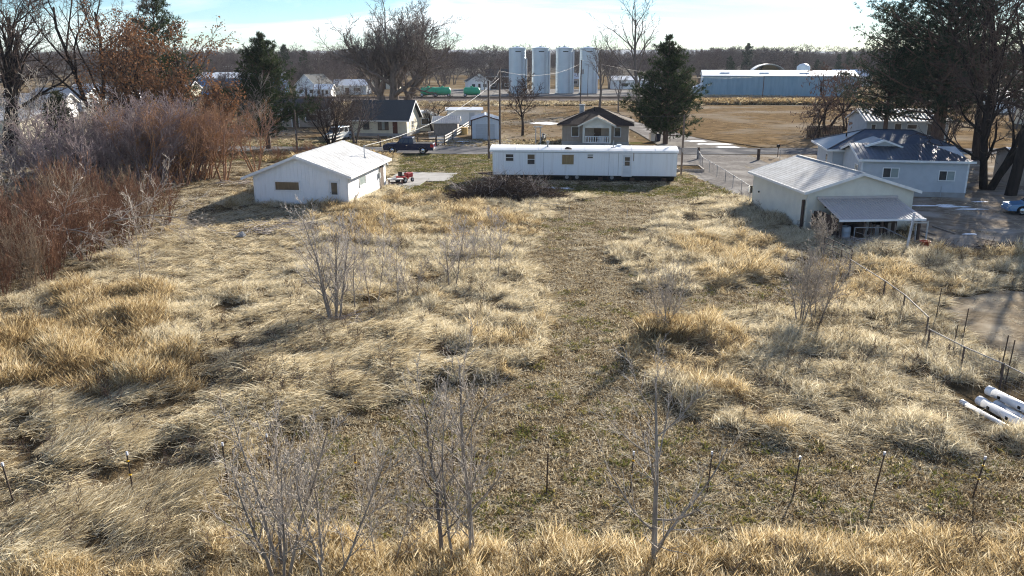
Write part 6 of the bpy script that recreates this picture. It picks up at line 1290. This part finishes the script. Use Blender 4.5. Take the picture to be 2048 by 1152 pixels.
# red garden tractor with a little table-like trailer on the pad
def tractor():
    b = ploc(SHED_A, SHED_ANG, 8.1, 11.6); t = thing('garden_tractor', 'small red garden tractor on the concrete pad by the white shed', 'tractor', (b[0], b[1], .105), R(60))
    MB().box(.7, 1.45, -.24, .24, .38, .78).build('hood', 'paint_red', t, bevel=.05); MB().box(0, .75, -.35, .35, .32, .42).build('deck', 'paint_red', t); MB().box(-.15, .15, -.42, .42, .4, .6).build('fender', 'paint_red', t, bevel=.04)
    s_ = MB(); s_.box(-.05, .35, -.22, .22, .6, .68); s_.box(-.12, -.04, -.22, .22, .62, .98); s_.build('seat', 'black', t, bevel=.02)
    w_ = MB(); w_.bar((.72, 0, .75), (.55, 0, 1.0), .02); w_.build('steering_column', 'black', t)
    w_ = MB(); a = [Vector((.55+.05*math.sin(k*.628), .17*math.cos(k*.628), 1.0+.15*math.sin(k*.628))) for k in range(11)]; w_.tube(a, .016); w_.build('steering_wheel', 'black', t)
    for x, r, wd, y0 in ((.05, .26, .2, .28), (1.2, .19, .14, .26)):
        for s in (-1, 1): wheel(t, x, s*y0, r, wd, s)
    b = ploc(SHED_A, SHED_ANG, 7.2, 10.6); t = thing('garden_cart', 'pale topped garden cart next to the red tractor', 'cart', (b[0], b[1], .105), R(15)); MB().box(0, 1.3, -.4, .4, .42, .5).build('top', 'white_wood', t)
    for x in (.1, 1.2):
        for y in (-.3, .3): MB().box(x-.03, x+.03, y-.03, y+.03, 0, .42).build('leg', 'red_door', t)
    MB().box(.2, 1.1, -.3, .3, .12, .18).build('shelf', 'wood_dark', t)
tractor()
# raised bed, mailbox, gate posts, bins near the drive
A_ = G(1369, 338); t = thing('raised_bed', 'low timber raised garden bed behind the right end of the mobile home', 'garden bed', (15.9, 77.2, 0), R(-4))
for a in ((0, 2.6, 0, .1), (0, 2.6, 3.3, 3.4), (0, .1, .1, 3.3), (2.5, 2.6, .1, 3.3)): MB().box(*a, 0, .32).build('board', 'wood_weathered', t)
MB().box(.1, 2.5, .1, 3.3, 0, .24).build('soil_fill', 'soil', t)
def post_simple(px, py, zt, r, label, m='wood_dark', cat='post', name='gate_post'):
    p = G(px, py); t = tag(MB().box(-r, r, -r, r, -.1, zt).build(name, m, bevel=.015), label, cat); t.location = (p.x, p.y, 0); return p
post_simple(1396, 318.5, 1.3, .13, 'dark square gate post left of the driveway mouth'); post_simple(1516, 321, 1.25, .13, 'dark gate post right of the driveway mouth'); post_simple(761, 294, 1.1, .09, 'short wooden post by the road behind the white shed')
p = G(1555, 315); t = thing('mailbox', 'black mailbox on a thin post beside the road', 'mailbox', p); MB().bar((0, 0, -.1), (0, 0, 1.15), .04).build('post', 'wood_dark', t); mb = MB(); mb.prism([(-.12, 1.15), (.12, 1.15), (.12, 1.32)]+[(.12*math.cos(math.pi*k/8), 1.32+.12*math.sin(math.pi*k/8)) for k in range(1, 8)]+[(-.12, 1.32)], -.25, .25); bx_ = mb.build('box', 'black', t); MB().box(.13, .15, -.05, .12, 1.3, 1.5).build('flag', 'red_sign', bx_)
p = G(1340, 283); t = thing('mailbox', 'dark letter box on a post under the right pine', 'mailbox', p); MB().bar((0, 0, -.1), (0, 0, 1.0), .04).build('post', 'wood_dark', t); MB().box(-.14, .14, -.25, .25, 1.0, 1.25).build('box', 'black', t, bevel=.04)
def bin_(px, py, m, label):
    p = G(px, py); t = thing('wheelie_bin', label, 'bin', p, .2, 'bins across the road'); MB().add([(-.25, -.3, .08), (.25, -.3, .08), (.25, .3, .08), (-.25, .3, .08), (-.3, -.38, 1.0), (.3, -.38, 1.0), (.3, .36, 1.0), (-.3, .36, 1.0)], [(3, 2, 1, 0), (0, 1, 5, 4), (1, 2, 6, 5), (2, 3, 7, 6), (3, 0, 4, 7), (4, 5, 6, 7)]).build('body', m, t); MB().box(-.32, .32, -.42, .4, 1.003, 1.08).build('lid', 'black', t)
    for x in (-.28, .28): MB().bar((x-.03, .3, .1), (x+.03, .3, .1), .1, None, 10).build('wheel', 'rubber', t)
bin_(1315, 283, 'paint_navy', 'dark blue rubbish bin left of the right pine trunk'); bin_(1304, 283, 'paint_white', 'pale rubbish bin left of the dark blue one')
# chain-link fence from the home to the cream shed along the drive
def chain_fence(pts, z, label, step=2.0, loc0=None):
    P_ = [G(*p) for p in pts]; o = P_[0].copy(); P_ = [p-o for p in P_]; t = thing('chain_link_fence', label, 'fence', o); w_ = MB()
    for a, b in zip(P_[:-1], P_[1:]):
        MB().bar((a.x, a.y, z), (b.x, b.y, z), .022, None, 6).build('rail', 'galv_dull', t); L_ = (b-a).length; n = max(1, int(round(L_/step)))
        for k in range(n+1):
            c_ = a.lerp(b, k/n); MB().bar((c_.x, c_.y, 0), (c_.x, c_.y, z+.05), .026, None, 6).build('post', 'galv_dull', t)
        m = int(L_/.22); u = (b-a)/L_
        for k in range(-5, m):
            for s in (1, -1):
                x0, x1 = k*.22, k*.22+z*.9; q0, q1 = max(0, x0), min(L_, x1)
                if q1 <= q0: continue
                z_0, z_1 = (q0-x0)/(x1-x0)*z, (q1-x0)/(x1-x0)*z
                if s < 0: z_0, z_1 = z-z_0, z-z_1
                p_, r_ = a+u*q0, a+u*q1; w_.bar((p_.x, p_.y, z_0), (r_.x, r_.y, z_1), .0025, None, 3, False)
    w_.build('wire_mesh', 'galv_dull', t, kind='stuff')
chain_fence([(1396, 322), (1404, 337), (1450, 366), (1500, 402)], 1.1, 'chain-link fence running along the driveway to the cream shed', 3.0)
chain_fence([(1362, 318), (1394, 319)], 1.2, 'short chain-link panel between the mobile home and the left gate post')
chain_fence([(1519, 320), (1600, 322)], 1.1, 'chain-link fence beside the road right of the driveway')
p = G(1499, 408); t = thing('fence_meter', 'grey meter box on a post with a white pipe at the shed corner', 'meter box', (p.x-.1, p.y-.3, 0)); MB().bar((0, 0, 0), (0, 0, 1.35), .04).build('post', 'galv_dull', t); MB().box(-.02, .5, -.1, .1, .9, 1.45).build('box', 'black', t); MB().bar((-.15, -.06, .95), (-.15, -.06, 1.4), .06).build('pipe', 'pvc', t)
# small wire guard posts in the field by the brush pile
for px, py, zt, lab in ((1138, 442, 1.1, 'thin grey stake by the right end of the brush pile'), (1254, 440, .7, 'short stake in the grass below the mobile home'), (1060, 432, 1.0, 'thin grey stake at the brush pile, linked by a wire')):
    p = G(px, py); tag(MB().bar((0, 0, 0), (0, 0, zt), .02).build('stake', 'galv_dull'), lab, 'stake').location = p
a_, b_ = G(1060, 432), G(1138, 442); wire((a_.x, a_.y, 1.0), (b_.x, b_.y, 1.08), .03, 'thin wire strung between the stakes at the brush pile', .012, 'galv_dull')
# white rail fence by the garage drive
def rail_run(pts, label, hs=(.45, .8, 1.15), m='white_wood', pm='wood_dark', name='rail_fence', ph=1.3):
    P_ = [G(*p) for p in pts]; o = P_[0].copy(); P_ = [p-o for p in P_]; t = thing(name, label, 'fence', o)
    for p in P_: MB().bar((p.x, p.y, -.1), (p.x, p.y, ph), .085, .08, 8).build('post', pm, t)
    for a, b in zip(P_[:-1], P_[1:]):
        for h in hs: MB().plank((a.x, a.y, h), (b.x, b.y, h+rnd.uniform(-.04, .04)), .14, .04).build('rail', m, t)
rail_run([(873, 292), (889, 291), (905, 281), (925, 268), (938, 258)], 'white rail fence curving back past the metal garage')
rail_run([(800, 289), (836, 290), (872, 291)], 'low brown rail fence in front of the cream house', (.35, .75), 'wood_dark', ph=1.0); rail_run([(706, 284), (757, 287)], 'grey rail fence left of the cream house front', (.35, .8), 'wood_weathered', ph=1.1)
rail_run([(655, 290), (672, 286), (690, 280)], 'white rail fence behind the dark bare tree', (.4, .8, 1.2), 'white_wood')
# dark board fence in the lot at right
A_ = G(1612, 278); t = thing('board_fence', 'dark tall board fence behind the pod trees', 'fence', A_, R(-4))
for k in range(22): MB().box(k*.22, k*.22+.19, -.015, .015, .05, 1.75+.08*rnd.random()).build('board', 'wood_dark', t)
for z in (.4, 1.4): MB().box(0, 4.84, .016, .07, z, z+.09).build('rail', 'wood_dark', t)
# bicycle-like odds and ends beside the bungalow: swing frame and barbecue
p = G(1076, 288); t = thing('arbor', 'white post arbor left of the bungalow', 'arbor', p)
for x in (-.3, .3): MB().box(x-.06, x+.06, -.06, .06, 0, 2.1).build('post', 'white_wood', t)
MB().box(-.6, .6, -.08, .08, 2.1, 2.25).build('beam', 'white_wood', t)
p = G(1084, 283); t = thing('motorcycle', 'dark motorcycle parked by the bungalow arbor', 'motorcycle', p, R(70))
for x in (0, 1.35): w_ = MB(); w_.xf = lambda a, b, c_, x=x: (x+a, -.06+c_, .32+b); w_.lathe([(.2, 0), (.31, 0), (.32, .06), (.31, .12), (.2, .12), (.2, 0)], n=16); w_.build('wheel', 'rubber', t)
MB().box(.3, 1.0, -.14, .14, .35, .72).build('engine', 'galv_dull', t, bevel=.05); MB().box(.35, .85, -.15, .15, .78, 1.0).build('tank', 'black', t, bevel=.07); MB().box(.85, 1.5, -.14, .14, .72, .84).build('seat', 'black', t, bevel=.04); MB().bar((0, 0, .32), (.28, 0, 1.05), .04).bar((.28, -.35, 1.1), (.28, .35, 1.1), .02).build('fork', 'chrome', t)
for k, px in enumerate((1036, 1044, 1061)):
    p = G(px, 286); t = thing('garden_hoop', f'dark wire hoop in the yellow grass left of the bungalow, {("leftmost", "middle", "rightmost")[k]} of three', 'hoop', p, R(20*k), 'garden hoops'); MB().tube([(.3*math.cos(math.pi*j/8), 0, .55*math.sin(math.pi*j/8)) for j in range(9)], .03).build('hoop', 'post_steel', t)
p = G(942, 270); tag(MB().lathe([(0, 0), (.6, 0), (.62, 1.0), (0, 1.05)], n=14).build('hay_bale', 'bale'), 'round straw bale against the left garage wall', 'bale').location = (p.x-1.1, p.y+1, 0)

# ------------------------------------------------------------------ green tank cars on the railway
for k, (px, lab) in enumerate(((856, 'leftmost'), (884, 'middle'), (943, 'rightmost'))):
    Y = 219; x = (px-1024)/FPX*(Y*CP+9*SP); t = thing('tank_car', f'green railway tank car behind the trees, {lab} of the three', 'tank car', (x-2.2, Y+1.3, .8), 0, 'green tank cars'); mb = MB(); mb.xf = lambda a, b, c_: (c_, a, b+1.45)
    mb.lathe([(0, 0), (.6, .06), (.98, .4), (1.02, .6), (1.02, 3.9), (.98, 4.1), (.6, 4.44), (0, 4.5)], n=22); mb.build('tank', 'tank_green', t, smooth=True)
    MB().box(-.2, 4.7, -.8, .8, .35, .5).build('underframe', 'black', t); MB().lathe([(0, 0), (.35, 0), (.35, .3), (0, .35)], (2.2, 0, 2.45), 12).build('dome', 'tank_green', t)
    for xx in (.5, 3.9):
        for y, s in ((-.75, -1), (.75, 1)): wheel(t, xx, y, .42, .13, s)
# ------------------------------------------------------------------ far houses and sheds
def fh(px, Y, W, D, ze, zp, wall, roof, label, along='x', ang=0, ops=None):
    x = (px-1024)/FPX*Y*1.02; ops = ops or [('w', W*.18, W*.32, 1, 2.0), ('d', W*.46, W*.56, 0, 2.1, 'brown_door'), ('w', W*.68, W*.84, 1, 2.0)]
    return shed_like('far_house', label, 'house', (x, Y, 0), ang, W, D, ze, zp, wall, roof, 'white_trim', along, ops, oh=.4)
fh(418, 250, 26, 12, 5.0, 6.5, 'steel_far_blue', 'roof_pale', 'far long building with blue band and pale roof left of the road pine', ang=R(2), ops=[('w', 2, 6, 1, 2.4, 'glass_blind', 2), ('w', 9, 14, 1, 2.4, 'glass_blind', 2), ('d', 16, 19, 0, 3, 'paint_white')])
fh(612, 240, 7, 9, 3.2, 6.2, 'white_wall', 'shingle_dark', 'far white gabled house with black roof right of the road pine', 'y', R(-20))
fh(648, 232, 4.5, 6, 2.4, 3.6, 'white_wall', 'roof_pale', 'small far white shed beside the black-roofed house')
fh(672, 252, 12, 9, 2.8, 4.4, 'grey_siding', 'roof_pale', 'far grey house with pale roof behind the twiggy tree'); fh(755, 300, 10, 8, 3, 5, 'cream_wall', 'shingle_dark', 'far cream house behind the huge bare tree', 'y')
fh(940, 290, 8, 8, 3, 5.5, 'white_wall', 'shingle_dark', 'far white gabled house left of the silos', 'y', R(10)); fh(975, 300, 10, 8, 4.5, 7.0, 'wood_dark', 'shingle_dark', 'far dark barn just left of the silos')
fh(1215, 300, 18, 10, 3.2, 4.5, 'white_wall', 'roof_pale', 'far pale low building right of the silos'); fh(1440, 330, 14, 9, 3, 4.6, 'tan_wall', 'roof_pale', 'far tan house behind the warehouse left end'); fh(1640, 330, 14, 9, 4, 6.4, 'white_wall', 'roof_pale', 'far white house behind the warehouse right end')
fh(20, 145, 12, 9, 2.8, 4.4, 'white_wall', 'galv_dull', 'grey roofed house at the far left among bare trees', ang=R(12)); fh(95, 170, 12, 9, 2.8, 4.6, 'grey_siding', 'galv_dull', 'grey house with dull roof behind the dark juniper', ang=R(-5)); fh(180, 200, 14, 9, 3, 4.6, 'white_wall', 'galv_dull', 'white house behind the purple shrubs', ang=R(4)); fh(-20, 112, 9, 8, 2.6, 3.6, 'cream_wall', 'shingle_white', 'cream building with pale roof at the left edge', ang=R(-18))
fh(290, 215, 16, 9, 3, 4.8, 'cream_wall', 'roof_pale', 'far cream house behind the rust-leaved trees'); fh(1960, 165, 16, 10, 3, 4.8, 'white_wall', 'roof_pale', 'far white house seen between the right trunks', ang=R(-6)); fh(2040, 130, 10, 8, 2.8, 4.2, 'cream_wall', 'galv_dull', 'cream house at the right edge behind the trunks', ang=R(-6))
fh(545, 130, 10, 8, 2.8, 4.2, 'tan_wall', 'shingle_dark', 'tan house hidden behind the road pine', ang=R(3)); fh(1130, 330, 12, 9, 3, 5, 'tan_wall', 'roof_pale', 'far tan house seen between the silos')

# ------------------------------------------------------------------ the thin winter haze
hz = MB().box(-9500, 9500, -80, 9500, -1.2, 62).build('haze', None); hz['kind'] = 'stuff'
hm = bpy.data.materials.new('haze'); hm.use_nodes = True; hn = hm.node_tree.nodes; hn.clear(); ho = hn.new('ShaderNodeOutputMaterial'); hv = hn.new('ShaderNodeVolumePrincipled')
hv.inputs['Color'].default_value = (.86, .92, 1, 1); hv.inputs['Density'].default_value = .0001; hm.node_tree.links.new(hv.outputs[0], ho.inputs['Volume']); hz.data.materials.append(hm)
sc.cycles.volume_bounces = 0
